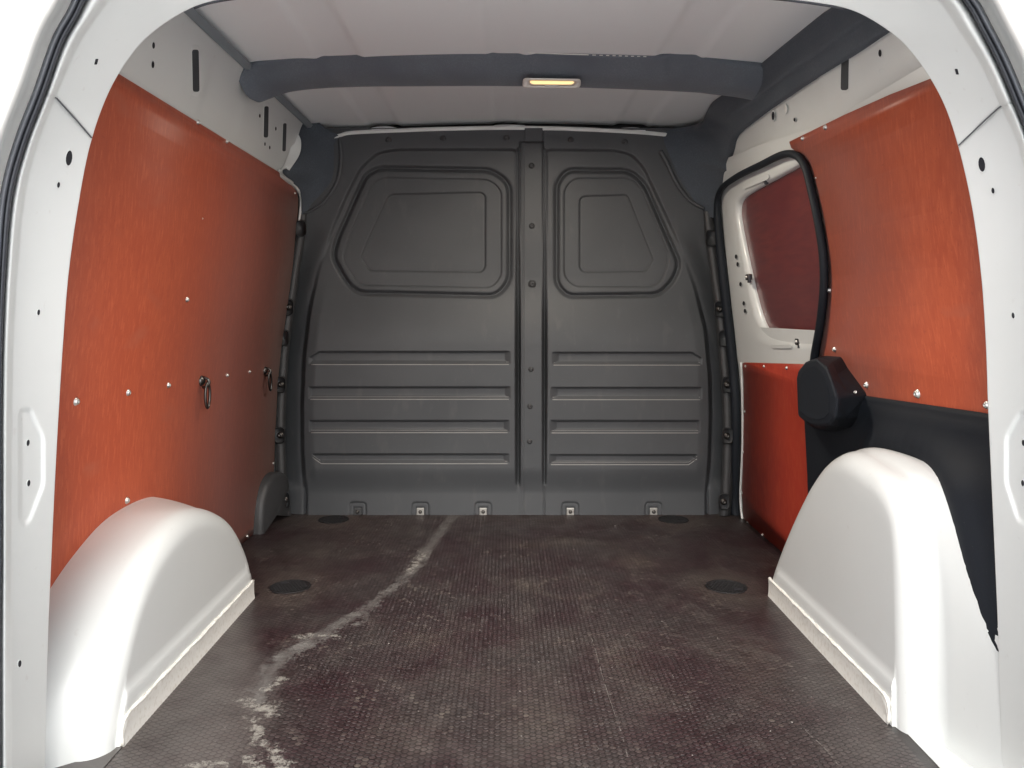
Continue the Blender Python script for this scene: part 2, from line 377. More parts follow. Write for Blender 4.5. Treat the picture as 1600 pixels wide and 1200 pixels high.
    for k_, (dd, yy) in enumerate([(.5, 1.012), (1, .990), (4, .978), (8, .975), (9.5, .982), (10.5, .982), (12, .970), (16, .968), (19, .974), (21, .985), (21, 1.0)]):
        q = O + out * dd * wdt; rings.append([P(a, b, yy) for a, b in q])
    V, Fc = loft(rings, flip=side > 0); mk('door_seal', V, Fc, RUBBER, body)
    rings = []
    for dd, yy in [(19, .990), (24, .986), (30, .980), (35, .972), (39, .962), (43, .952), (52, .944), (80, .94), (150, .945), (260, .99)]:
        q = O + out * dd * wdt; rings.append([P(a, b, yy) for a, b in q])
    rings.append([Vector((side*min(1.0, abs(p.x)*1.32), .995, p.z if p.z < 1.2 else CZ + (p.z-CZ)*1.15)) for p in rings[-1]])
    V, Fc = loft(rings, flip=side > 0); mk('outer_skin', V, Fc, OUTP, body)
def frame_map(px, py, off=0):
    side = 1 if px > CX else -1; I, Fe = frame_curve[side]
    k = np.argmin(np.abs(I[:, 1] - py) + (I[:, 0] - px)**2 * .0) if py > 240 else None
    if k is None:
        # nearest chord
        best = 1e9
        for i in range(len(I)):
            e = Fe[i] - I[i]; t = np.clip(np.dot((px - I[i][0], py - I[i][1]), e) / (e @ e), 0, 1); q = I[i] + e*t; dd = (q[0]-px)**2 + (q[1]-py)**2
            if dd < best: best, bt = dd, t
    else: bt = (px - I[k, 0]) / (Fe[k, 0] - I[k, 0])
    Y = YI * (1 - bt) + YF * bt
    pock = float(sdf(np.array([px]), np.array([py]), POCK[side])[0]); Y += .006 * float(ss(np.array(-pock), -1, 8))
    if py < 200: Y -= .0022
    return P(px, py, Y - off)
frames = [o for o in body.children if o.name.startswith('door_frame')]
fm = {-1: frames[0], 1: frames[1]}
SEAMG = mat('seam_gap', (.10, .10, .11), .8)
for (x, y, a, b, sd_) in [(108,247,5,12,-1),(91.5,289,2.2,4.6,-1),(60.5,488,2.2,4.6,-1),(44,692,2.4,5,-1),(45,755,2.4,5,-1),(31,1037,2.6,5.5,-1),
                     (1534,257,5.2,11.5,1),(1551.5,298,2.4,4.6,1),(1583,493,2.3,4.8,1),(1599,692,2.4,5,1),(1598,755,2.4,5,1)]:
    stamp('hole', ell(x, y, a, b, 14, .12 * sd_ * -1), frame_map, fm[sd_], rim=1.5 if a < 4 else 1.25)
stamp('hole', rrect(150.5, 96.5, 4.5, 9, 1, -.25), frame_map, fm[-1]); stamp('hole', rrect(1495, 112, 4.5, 9, 1, .25), frame_map, fm[1])

for sd_, L_ in ((-1, [(75,147),(82,150),(88,153),(100,166),(120,188),(143,215)]), (1, [(1579,158),(1570,162),(1561,168),(1540,187),(1518,208),(1498,227)])):
    tube('seam_gap', [frame_map(x, y, .0014) for x, y in even(L_, 26)], .0011, SEAMG, fm[sd_], k=6)
top_edge = []
for sd_ in (-1, 1):
    I = frame_curve[sd_][0]; q = [P(x, y + 1.0, YI + .004) for x, y in I[::4] if y < 14]; top_edge += q if sd_ < 0 else q[::-1]
tube('header_edge_seal', top_edge, .0026, RUBBER, body, k=6)
# side walls behind the lining
for side in (-1, 1):
    zs = [-.1, .1, .3, .44, .565, .691, .838, .959, 1.037, 1.085]
    if side < 0:
        rings = [[(side*(wallx(side, z) + .0105), y, z) for z in zs] for y in (1.10, 1.4, 2.0, 2.67)]
        V, Fc = loft(rings); mk('side_wall', V, Fc, PAINT, body)
    else:
        for (a, b) in ((1.10, 1.76), (2.635, 2.67)):
            rings = [[(side*(wallx(side, z) + .0105), y, z) for z in zs] for y in (a, b)]
            V, Fc = loft(rings, flip=True); mk('side_wall', V, Fc, PAINT, body)

# upper rails
def rail(side, Ya, Yb):
    prof = [(1.078, .012), (1.084, -.006), (1.090, -.010), (1.097, -.004), (1.103, .009), (1.112, .012), (1.16, .010), (1.235, .006), (1.262, .004), (1.272, .002), (1.276, .001), (1.284, .0), (1.30, .0)]
    if side > 0: prof = [(z - .022 if z < 1.2 else z, x if i > 3 else .014) for i, (z, x) in enumerate(prof)]
    ys = np.linspace(Ya, Yb, 90); rings = []
    for y in ys:
        row = []
        for z, o in prof:
            d = 0
            if 1.10 < z < 1.25:   # pressed fields around the slots
                d = .0035 * (ss(y, 1.80, 1.83) - ss(y, 2.02, 2.08)) if side < 0 else .003 * (ss(y, 1.74, 1.77) - ss(y, 2.3, 2.35))
            xx = np.interp(z, [1.05, 1.10, 1.28, 1.31], [.680, .690, .648, .640]) + (RSH*.6 if side > 0 else 0)
            row.append((side * (xx + o + d), y, z))
        rings.append(row)
    V, Fc = loft(rings, flip=side > 0); return mk('upper_rail', V, Fc, PAINT, body, label=('left' if side < 0 else 'right') + ' upper rail with slots above the lining')
RO = ([1.103, 1.112, 1.16, 1.235, 1.262, 1.284], [.009, .012, .010, .006, .004, 0])
def rail_map(px, py, off=0):
    side = 1 if px > CX else -1; z = 1.15; Y = 1.8
    for _ in range(30):
        X = np.interp(z, [1.05, 1.10, 1.28, 1.31], [.680, .690, .648, .640]) + (RSH*.6 if side > 0 else 0) + float(np.interp(z + (.022 if side > 0 and z < 1.18 else 0), *RO)) + .0 - off
        Y = X * F / abs(px - CX); z = CZ - (py - CY) * Y / F
    return Vector((side * X, Y, z))
rl = rail(-1, 1.10, 2.56); rr_ = rail(1, 1.10, 2.52)
for o in [(240,71,2.2,5.2),(239,101,2.2,5.6),(406,181,1.2,3),(431,201,1.2,3.2),(414,225,1.2,3),(421.5,230.5,1.2,3)]:
    stamp('hole', ell(*o[:4], 12), rail_map, rl)
for o in [(1375,83,2.6,5.8),(1377,113,2.6,5.8),(1208,181,2.4,7),(1241.5,187,1.6,3),(1159.5,245.5,1.4,3.4),(1166,241.5,1.4,3.4)]:
    stamp('hole', ell(*o[:4], 12), rail_map, rr_)
SLOT = mat('slot_shadow', (.045, .05, .055), .8)
stamp('slot', rrect(306, 110.5, 10.5, 66, 4, .02), rail_map, rl, rim=1.22, m=SLOT); stamp('slot', rrect(416, 190.5, 7, 49, 3, -.02), rail_map, rl, rim=1.3, m=SLOT)
stamp('slot', rrect(444.5, 214.5, 5.5, 44, 2.5, -.03), rail_map, rl, rim=1.3, m=SLOT); stamp('slot', rrect(1320, 113, 12, 56, 4, -.02), rail_map, rr_, rim=1.22, m=SLOT)
stamp('plug', ell(1227, 170, 2.6, 6.5, 12), rail_map, rr_, m=OUTP)
# return flange closing the left rail in front of the bulkhead
a = [P(x, y, Y) for x, y, Y in [(452,186,2.52),(454,210,2.52),(455,228,2.52),(447,252,2.50),(438,268,2.46)]]
b = [P(x, y, Y) for x, y, Y in [(459,188,2.55),(461,210,2.55),(461,226,2.55),(456,246,2.54),(446,262,2.50)]]
c = [P(x, y, Y) for x, y, Y in [(463,188,2.545),(464,205,2.545),(470,220,2.545),(468,240,2.54),(452,266,2.50)]]
V, Fc = loft([crom(a, 20), crom(b, 20), crom(c, 20)]); mk('rail_flange', V, Fc, PAINT, body, solid=.0015)
# white lip running down the front edge of the left lining
q = [P(x, y, Y) for x, y, Y in [(436,266,2.45),(441,276,2.5),(457,288,2.57),(466,297,2.60),(470,312,2.63),(468,340,2.635),(464,358,2.64)]]
tube('wall_lip', crom(q, 40), .0042, PAINT, body)
# roof panel with pressed swages
xs = np.linspace(-.66, .66, 200); ys = np.linspace(1.08, 2.72, 60); rings = []
def roofz(x):
    z = 1.292 + .022 * (1 - (x/.66)**2)
    for c_ in (-.41, .425): z += .006 * (ss(abs(x - c_), .062, .038))
    z += .003 * ss(abs(x), .05, .03)
    return float(z)
for y in ys: rings.append([(x, y, roofz(x) + .004*math.sin(y*2.4+x*1.7)) for x in xs])
V, Fc = loft(rings, flip=True); mk('roof_panel', V, Fc, ROOFP, body)
# rubber strip between left rail and roof
q = [Vector((-.638, y, 1.283)) for y in np.linspace(1.1, 2.60, 12)]
V, Fc = loft([[p + Vector((-.012, 0, -.004)) for p in q], [p + Vector((-.006, 0, -.010)) for p in q], [p + Vector((.006, 0, -.009)) for p in q], [p + Vector((.013, 0, .0)) for p in q]]); mk('roof_seal', V, Fc, GREYR, body)
# header strip over the bulkhead
hp = crom([P(x, y, 2.640) for x, y in [(512,215.5),(530,211.5),(545,207.5),(600,204.5),(700,201),(800,199.5),(900,201.5),(1000,206.5),(1060,212),(1120,217)]], 60)
rings = []
for p in hp:
    p = Vector(p); rings.append([p + Vector((0, .05, .010)), p + Vector((0, .006, .008)), p + Vector((0, 0, .004)), p + Vector((0, 0, -.006)), p + Vector((0, .02, -.007))])
V, Fc = loft(rings); mk('header_strip', V, Fc, PAINT, body)
for (x0, x1, yb, h) in [(578,622,203.5,5),(770,822,198.5,2.5),(962,1008,204.5,4)]:     # foam pads between header and roof
    pts = [P(x0 + (x1-x0)*t, yb - h*math.sin(math.pi*t)**.5, 2.655) for t in np.linspace(0, 1, 14)]; base = [P(x0 + (x1-x0)*t, yb + 1, 2.645) for t in np.linspace(0, 1, 14)]
    V, Fc = loft([pts, base]); mk('roof_pad', V, Fc, ROOFP, body, solid=.004)
    V, Fc = loft([[p + Vector((0, -.004, -.004)) for p in base], [p + Vector((0, -.003, .0035*math.sin(math.pi*i/13)-.002)) for i, p in enumerate(base)]]); mk('roof_gap', V, Fc, BULKD, body)
# closing box: unseen outer skins, and a front wall added against light leaks
V, Fc = box_vf(-1.0, 1.0, 2.80, 2.84, -.3, 1.36); mk('front_light_block', V, Fc, BULKD, body, smooth=False)
rings = [[(x, y, 1.345 - .03*abs(x)**2) for x in np.linspace(-1, 1, 20)] for y in (1.0, 2.84)]; V, Fc = loft(rings, flip=True); mk('roof_skin', V, Fc, OUTP, body, solid=.01)
for s in (-1, 1):
    V, Fc = box_vf(min(s*.90, s*.93), max(s*.90, s*.93), 1.0, 2.84, -.3, 1.34); mk('body_side', V, Fc, OUTP, body, smooth=False)
V, Fc = box_vf(-.95, .95, .93, 2.84, -.30, -.02); mk('underbody', V, Fc, BULKD, body, smooth=False)
# front step of the load floor walls (floor pan beyond the board)
V, Fc = box_vf(-.80, .80, .98, 2.70, -.019, -.010); mk('floor_pan', V, Fc, PAINT, body, smooth=False)

# wheel arches
def arch(side, xi, xo, A, B, r, label):
    n = 64; A = crom(A, n); B = crom(B, n); A[:, 1] = np.maximum(A[:, 1], -.03); B[:, 1] = np.maximum(B[:, 1], -.03)
    T = np.gradient(A, axis=0); T /= np.linalg.norm(T, axis=1)[:, None]; N = np.stack([-T[:, 1], T[:, 0]], 1)
    Ai = A - N * r; Ai[:, 1] = np.maximum(Ai[:, 1], -.03)
    rings = []
    for zf in [-.02, 0, .02, .045, .066, .073, .080, .090]:
        step = .005 * (1 - float(ss(zf, .066, .082)))
        rings.append([(side*(xi - step), a[0], min(zf, a[1])) for a in Ai])
    for k in (.25, .5, .75, .9):
        rings.append([(side*xi, a[0], max(min(.09, a[1]), .09 + (a[1] - .09) * k) if a[1] > .09 else a[1]) for a in Ai])
    for th in np.linspace(0, 90, 9):
        s_, c_ = math.sin(R(th)), math.cos(R(th))
        rings.append([(side*(xi + r*(1-c_)), a[0] + nn[0]*r*s_, max(a[1] + nn[1]*r*s_, -.03)) for a, nn in zip(Ai, N)])
    A2 = [(a[0] + nn[0]*r, a[1] + nn[1]*r) for a, nn in zip(Ai, N)]
    for k in np.linspace(0, 1, 8)[1:]:
        rings.append([(side*((xi + r)*(1-k) + xo*k), a[0]*(1-k) + b[0]*k, max((a[1]*(1-k) + b[1]*k) + .006*math.sin(math.pi*k), -.03)) for a, b in zip(A2, B)])
    V, Fc = loft(rings, flip=side > 0)
    w_ = mk('wheel_arch', V, Fc, PAINT, body, label=label)
    md = w_.modifiers.new('smooth', 'CORRECTIVE_SMOOTH') if False else None
    # seam flange with brushed sealant
    y0, y1 = A[0][0] + r + .006, A[-1][0] - r - .003
    ys_ = np.linspace(y0, y1, 70); rg = []
    for y in ys_:
        e = min(1, (y - y0) / .03); top = .040 * math.sqrt(max(0, 1 - (1 - e)**2)) + .003 + .0012*math.sin(y*60) + .0009*random.random()
        rg.append([(side*(xi-.004), y, top + .001), (side*(xi - .0078), y, top), (side*(xi-.0085), y, max(top-.008, .001)), (side*(xi-.0078), y, max(top - .014, .0008)), (side*(xi-.0085), y, min(.010, top*.3)), (side*(xi-.0105), y, -.004)])
    V, Fc = loft(rg, flip=side < 0); mk('seam_flange', V, Fc, SEALANT, w_)
    pts = [Vector((side*(xi-.0075), y0 + .003 - .004*math.sin(t*2), .002 + .036*t/1.57)) for t in np.linspace(0, 1.57, 10)] + [Vector((side*(xi-.0078 + .001*random.random()), y, .041 + .0016*random.random())) for y in np.linspace(y0 + .016, y1, 60)]
    tube('sealant_bead', pts, lambda t: .0028 + .0007*math.sin(t*60), SEALANT, w_, k=7)
    return w_
AL = [(1.188,-.03),(1.20,.04),(1.228,.11),(1.28,.19),(1.345,.245),(1.43,.278),(1.52,.290),(1.61,.280),(1.705,.250),(1.79,.205),(1.87,.13),(1.915,.06),(1.928,-.03)]
BL = [(1.085,-.03),(1.12,.04),(1.165,.085),(1.25,.15),(1.33,.205),(1.40,.24),(1.49,.272),(1.58,.284),(1.68,.284),(1.74,.272),(1.83,.22),(1.92,.11),(1.95,-.03)]
arch(-1, .600, .775, AL, BL, .042, 'rounded low wheel arch on the left')
AR = [(1.256,-.03),(1.257,.05),(1.260,.18),(1.265,.28),(1.284,.35),(1.335,.390),(1.42,.406),(1.515,.410),(1.595,.383),(1.668,.333),(1.733,.273),(1.803,.20),(1.885,.105),(1.93,.04),(1.943,-.03)]
BR = [(1.02,-.03),(1.035,.06),(1.06,.16),(1.135,.24),(1.205,.335),(1.255,.385),(1.345,.414),(1.45,.418),(1.555,.408),(1.625,.370),(1.69,.312),(1.75,.25),(1.82,.17),(1.89,.09),(1.93,-.03)]
arch(1, .632, .715, AR, BR, .042, 'tall boxy wheel arch on the right')

# ------------------------------------------------------------------ floor
CAPS = [floorp(521, 812), floorp(1052, 812), floorp(453.5, 917), floorp(1135, 917)]; CAPR = .046
def seg_dist(X, Y, pts):
    d = np.full(X.shape, 1e9)
    for (a, b) in zip(pts[:-1], pts[1:]):
        ax, ay, aw = a; bx, by, bw = b; ex, ey = bx-ax, by-ay
        t = np.clip(((X-ax)*ex + (Y-ay)*ey) / (ex*ex+ey*ey+1e-12), 0, 1)
        d = np.minimum(d, np.hypot(X-ax-t*ex, Y-ay-t*ey) - (aw + (bw-aw)*t))
    return d
def fpx(L): 
    out = []
    for x, y, w_ in L:
        p = floorp(x, y); out.append((p.x, p.y, w_ * p.y / F))
    return out
SP1 = fpx([(712,806,9),(700,816,9),(680,842,8),(662,864,11),(650,884,10),(632,905,9),(600,930,8),(570,952,9),(540,970,11),(510,988,15),(478,1006,18),(440,1028,16),(420,1048,13),(408,1075,10),(402,1095,10)])
SP2 = fpx([(560,975,5),(600,930,4),(640,900,3)])
PALE = fpx([(372,1092,1),(398,1104,6),(424,1112,9),(432,1100,3)]), fpx([(396,1122,2),(404,1140,6),(398,1156,5),(410,1168,3)]), fpx([(424,1172,2),(436,1190,10),(446,1215,20)]), fpx([(392,1185,3),(404,1200,7),(372,1215,8)]), fpx([(640,893,2),(648,882,3),(662,866,3)]), fpx([(462,995,2),(500,993,2),(530,994,1)]), fpx([(440,1060,1),(418,1078,3)]), fpx([(300,1200,2),(350,1192,4)])
def floor_attrs(X, Y):
    spill = np.minimum(seg_dist(X, Y, SP1), seg_dist(X, Y, SP2)); pale = np.minimum.reduce([seg_dist(X, Y, p) for p in PALE])
    dust = np.zeros(X.shape)
    for c_ in CAPS:
        dust += .55 * np.exp(-((np.hypot(X-c_.x, (Y-c_.y)*.8) - .055) / .05)**2)
    for (x, y, rx, ry, a) in [(700,812,600,8,.30),(995,878,30,11,.8),(885,845,25,5,.5),(820,852,40,5,.5),(660,1000,40,16,.55),(965,1030,35,20,.45),(850,1130,60,50,.5),(1170,1040,50,60,.3),(900,850,60,6,.35),
                           (620,1150,70,40,.35),(820,915,14,8,.8),(560,830,90,25,.35),(480,870,60,25,.35),(1010,1080,60,40,.3),(750,1060,110,24,.25),(900,1000,160,20,.2)]:
        p = floorp(x, y); q = floorp(x + rx, y); ww = q.x - p.x; hh = abs(floorp(x, y - ry).y - floorp(x, y + ry).y) / 2
        dust += a * np.exp(-((X-p.x)/ww)**2 - ((Y-p.y)/hh)**2)
    p = floorp(890, 918); dust += .42 * np.exp(-((np.hypot((X-p.x)/1.0, (Y-p.y)/1.0) - .075) / .012)**2)    # ring left by a pot
    # pale dirt on the left, and the white arches' reflections coloured in on both sides
    lx = np.interp(Y, [1.0, 1.27, 1.33, 1.45, 1.6, 1.9], [-.33, -.39, -.40, -.42, -.50, -.62]); film_glare = ss(lx - X, -.03, .05) * ss(Y, 1.95, 1.75)
    rx_ = np.interp(Y, [1.0, 1.4, 1.9], [.50, .52, .62]); film_glare = film_glare + .55 * ss(X - rx_, -.03, .06) * ss(Y, 1.95, 1.75)
    return dict(spill=spill, pale=pale, dust=np.clip(dust * .8, 0, 1.), film_glare=np.clip(film_glare, 0, 1))
def set_attrs(o, X, Y):
    for k, v in floor_attrs(X, Y).items():
        a = o.data.attributes.new(k, 'FLOAT', 'POINT'); a.data.foreach_set('value', v.astype(np.float32))
gx = np.linspace(-.80, .80, 240); gy = np.linspace(.96, 2.72, 260); GX, GY = np.meshgrid(gx, gy, indexing='ij')
Vv = np.stack([GX, GY, np.zeros_like(GX)], -1).reshape(-1, 3); idx = np.arange(GX.size).reshape(GX.shape)
Q = np.stack([idx[:-1, :-1], idx[1:, :-1], idx[1:, 1:], idx[:-1, 1:]], -1).reshape(-1, 4)
floor = np_mesh('floor', Vv, Q, FLOORB, None, kind='structure', label='dark brown anti-slip load floor with dried pale spill')
set_attrs(floor, Vv[:, 0], Vv[:, 1])
# raised hexagonal tread
rp = .0110; cp = .0094; cen = []
for i, x in enumerate(np.arange(-.765, .765, cp)):
    for y in np.arange(1.02, 2.665, rp): cen.append((x, y + (rp/2 if i % 2 else 0)))
cen = np.array(cen)
keep = ~((np.abs(cen[:, 0] - .015) > .605) & (cen[:, 1] < 1.915))
for c_ in CAPS: keep &= np.hypot(cen[:, 0]-c_.x, cen[:, 1]-c_.y) > CAPR + .004
cen = cen[keep]; N = len(cen)
ang = np.arange(6) * math.pi / 3
ro = .0066; lay = []; shp = np.array([(1, 0), (.42, 1), (-.42, 1), (-1, 0), (-.42, -1), (.42, -1)])
for (k_, z_) in ((1.0, .0001), (.95, .0004)):
    jit = 1 + rng.normal(0, .02, (N, 1))
    lay.append(np.stack([cen[:, 0:1] + .0057*k_*jit*shp[:, 0], cen[:, 1:2] + .00415*k_*jit*shp[:, 1], np.full((N, 6), z_)], -1))
Vh = np.concatenate(lay, 1).reshape(-1, 3); b0 = (np.arange(N) * 12)[:, None]
quads = np.concatenate([np.stack([b0[:, 0]+j, b0[:, 0]+(j+1) % 6, b0[:, 0]+6+(j+1) % 6, b0[:, 0]+6+j], 1) for j in range(6)] +
                       [np.stack([b0[:, 0]+6, b0[:, 0]+7, b0[:, 0]+8, b0[:, 0]+9], 1), np.stack([b0[:, 0]+6, b0[:, 0]+9, b0[:, 0]+10, b0[:, 0]+11], 1)])
used_before = len(Vh)
tr = np_mesh('tread_pattern', Vh, quads, FLOORH, floor, kind='stuff'); set_attrs(tr, Vh[:, 0], Vh[:, 1])
ra = tr.data.attributes.new('wear', 'FLOAT', 'POINT'); ra.data.foreach_set('value', np.repeat(rng.random(N), 12).astype(np.float32))
tr.data.polygons.foreach_set('use_smooth', np.zeros(len(tr.data.polygons), bool))
# inspection caps
for c_ in CAPS:
    k = 40; rg = []
    for (r_, z_) in ((CAPR+.0035, .0003), (CAPR+.0025, .0022), (CAPR+.0005, .0022), (CAPR, .0010)):
        rg.append([(c_.x + r_*math.cos(2*math.pi*j/k), c_.y + r_*math.sin(2*math.pi*j/k), z_) for j in range(k)])
    V, Fc = loft(rg, closed=True); cap = mk('floor_cap', V + [], Fc + [tuple(3*k + j for j in range(k))], CAPM, floor, label='round black cap let into the floor')
    V, Fc = [], []
    for i in range(-5, 6):
        for j in range(-5, 6):
            x, y = c_.x + i*.0085 + (j % 2)*.004, c_.y + j*.0075
            if math.hypot(x-c_.x, y-c_.y) < CAPR - .006:
                b_ = len(V); V += [(x + .0033*math.cos(R(60*q_)), y + .0033*math.sin(R(60*q_)), .0018) for q_ in range(6)] + [(x + .0038*math.cos(R(60*q_)), y + .0038*math.sin(R(60*q_)), .0009) for q_ in range(6)]
                Fc += [tuple(b_ + q_ for q_ in range(6))] + [(b_+q_, b_+6+q_, b_+6+(q_+1) % 6, b_+(q_+1) % 6) for q_ in range(6)]
    mk('cap_grip', V, Fc, CAPM, cap, smooth=False, kind='stuff')
    sx = -1 if c_.x < 0 and c_.y < 2.3 else 1
    V = [(c_.x + sx*.022 + .011*math.cos(t), c_.y + .022*(1 if c_.x < 0 else -1)*(1 if c_.y < 2.3 else .2) + .007*math.sin(t), .0021) for t in np.linspace(0, 2*math.pi, 14)[:-1]]
    mk('finger_slot', V, [tuple(range(13))], HOLE, cap, smooth=False)
# smooth sill plates beside the board, crumbs and scratches
for s in (-1, 1):
    a0, a1 = (.592, .82) if s < 0 else (.640, .82)
    V, Fc = box_vf(min(s*a0, s*a1), max(s*a0, s*a1), .97, 1.30, .0002, .0016); mk('sill_plate', V, Fc, SMOOTHF if s < 0 else PAINT, floor, smooth=False)
SCR = mat('scratch_pale', (.20, .18, .165), .8)
for L_ in [[(921,990),(930,1015),(942,1060),(958,1110),(972,1150),(982,1190)],[(1248,1128),(1262,1146),(1290,1172),(1312,1200)],[(1232,985),(1240,1000)],[(1303,1098),(1310,1104)],[(1078,1100),(1083,1118)]]:
    pts = crom([floorp(x, y) for x, y in L_], 40); V, Fc = [], []
    for i, p in enumerate(pts):
        w_ = .0004 * random.random() + .0001; V += [(p[0]-w_, p[1], .0014), (p[0]+w_, p[1], .0014)]
        if i and random.random() < .55: Fc.append((2*i-2, 2*i-1, 2*i+1, 2*i))
    mk('scratch', V, Fc, SCR, floor, smooth=False)
V, Fc = [], []
for _ in range(420):
    x = random.uniform(-.58, .60); y = random.uniform(1.1, 2.6)**1; r_ = random.choice([.0007, .0009, .0013, .0018]) * random.uniform(.5, 1)
    b_ = len(V); V += [(x + r_*random.uniform(.6, 1.3)*math.cos(R(72*q_)), y + r_*random.uniform(.6, 1.3)*math.sin(R(72*q_)), .0011) for q_ in range(5)] + [(x, y, .0011 + r_*.8)]
    Fc += [(b_+q_, b_+(q_+1) % 5, b_+5) for q_ in range(5)]
mk('crumbs', V, Fc, SCR, None, smooth=False, kind='stuff', label='pale crumbs and grit scattered over the brown floor', cat='grit')

# ------------------------------------------------------------------ bulkhead
bulk = empty('bulkhead', 'dark grey moulded bulkhead closing the front of the load space', 'bulkhead', (0, 2.66, 0))
us = np.arange(424, 1172.1, 1.25); vs = np.arange(200, 813.1, 1.25); U, Vp = np.meshgrid(us, vs, indexing='ij')
PL = rounded([(809,232),(620,232),(588,238),(562,262),(540,305),(515,365),(495,425),(481,490),(473,560),(470,640),(471,710),(474,757),(476,840),(809,840)], 10)
PR = rounded([(851,232),(960,233),(988,240),(1008,262),(1035,320),(1065,385),(1088,450),(1104,515),(1111,590),(1112,660),(1110,720),(1107,757),(1106,840),(849,840),(851,600)], 10)
W1 = [rounded([(590,259),(770,262),(800,285),(800,440),(778,466),(560,461),(540,445),(516,402),(524,370),(568,272)], 18, 5), rounded([(885,262),(985,263),(1010,285),(1066,412),(1054,442),(1030,464),(885,466),(866,445),(866,285)], 14, 5)]
W2 = [rounded([(596,278),(765,281),(783,297),(783,432),(768,449),(560,445),(534,405),(542,380),(580,288)], 12, 4), rounded([(897,279),(985,279),(1003,294),(1046,402),(1036,436),(1020,448),(897,447),(882,432),(882,295)], 12, 4)]
W3 = [rounded([(606,309),(612,304),(752,301),(758,306),(758,418),(752,425),(578,423),(564,403),(580,365)], 5, 4), rounded([(912,307),(980,305),(1020,406),(1010,424),(912,425),(906,419),(906,312)], 5, 4)]
RB = [(483,798,549,569,'tl'),(482,798,604.5,623.5,''),(483,796,657,675.5,''),(488,796,709,724,'bl'),(862,1097,550,570,'tr'),(860,1097,605,624,''),(859,1094,657,676,''),(858,1090,710,725.5,'br')]
D = np.zeros(U.shape)
bul = (.042 * ss(Vp, 430, 540) - .020 * ss(Vp, 560, 760)) * (1 - ss(Vp, 730, 772))
dl, dr = sdf(U, Vp, PL), sdf(U, Vp, PR); dp = np.minimum(dl, dr)
inp = ss(-dp, -1, 5)
outfl = .016 * (1 - ss(Vp, 300, 430))                      # upper surround stands proud, lower surround drops back
D += inp * (.0 + bul) + (1 - inp) * (outfl - .022 * ss(Vp, 380, 520) * ss(np.abs(U - 830), 60, 120) * (1 - .6 * ss(Vp, 735, 770)))
# side edges curve away
edge = np.where(U < 800, dl, dr); sidew = (np.abs(U - 830) > 100) & (Vp > 300)
D -= .030 * ss(edge, 2, 30) * ss(Vp, 330, 450) * ss(np.abs(U - 830), 90, 140) * (1 - .5*ss(Vp, 745, 765))
# rounded shoulders of the halves
D -= .010 * ss(-dp, 22, 0) * inp * ss(Vp, 430, 520) * ss(np.abs(U - 830), 90, 140) * (1 - ss(Vp, 740, 760))
# centre post
post = (U > 812) & (U < 849); pr = ss(np.minimum(U - 811, 850 - U), 0, 3)
D = np.where((U > 806) & (U < 856) & (Vp > 222), D * (1 - pr) + pr * (bul * .93 - .001 + .0), D)
for (gc, gw, gd) in ((809.3, 2.2, .020), (851, 1.7, .014)):
    D -= gd * np.exp(-((U - gc) / gw)**2) * ss(Vp, 230, 236) * (1 - ss(Vp, 752, 760)) 
D -= .005 * np.exp(-((U - 850) / 1.2)**2) * ss(Vp, 758, 762); D -= .0022 * np.exp(-((U - 817.5) / .9)**2) * ss(Vp, 226, 230)
# top cover plate on the post and step in the flange
D += .006 * ((U > 820) & (U < 848) & (Vp < 223.5)); D -= .004 * np.exp(-((U - 848.8) / 1)**2) * (Vp < 232)
# upper arch ridge rolls over towards the corner covers
for k in range(2):
    g1, g2, g3 = sdf(U, Vp, W1[k]), sdf(U, Vp, W2[k]), sdf(U, Vp, W3[k])
    D -= .0150 * np.exp(-((g1 + 3.6) / 3.2)**2)
    D += .0015 * ss(-g1, 6, 9)
    D -= .0045 * ss(-g2, -1.2, .8)
    D -= .0022 * np.exp(-(g2 / 1.2)**2)
    D -= .0060 * ss(-g3, -1, 1.2) + .003 * np.exp(-((g3) / 1.2)**2)
rib_masks = []
for (u0, u1, v0, v1, ch) in RB:
    top = (Vp - v0) / 1.6; bot = (v1 - Vp) / 6.0; lf = (U - u0) / (5 if u0 < 800 else 11); rt = (u1 - U) / (9 if u0 < 800 else 6)
    m_ = np.minimum.reduce([top, bot, lf, rt])
    if ch == 'tl': m_ = np.minimum(m_, ((U - u0) + (Vp - v0) * 1.6 - 16) / 3)
    if ch == 'tr': m_ = np.minimum(m_, ((u1 - U) + (Vp - v0) * 1.6 - 16) / 3)
    if ch == 'bl': m_ = np.minimum(m_, ((U - u0) + (v1 - Vp) * 1.5 - 14) / 5)
    if ch == 'br': m_ = np.minimum(m_, ((u1 - U) + (v1 - Vp) * 1.5 - 14) / 5)
    m_ = np.clip(m_, 0, 1); D -= .0125 * m_; rib_masks.append(m_ > 0)
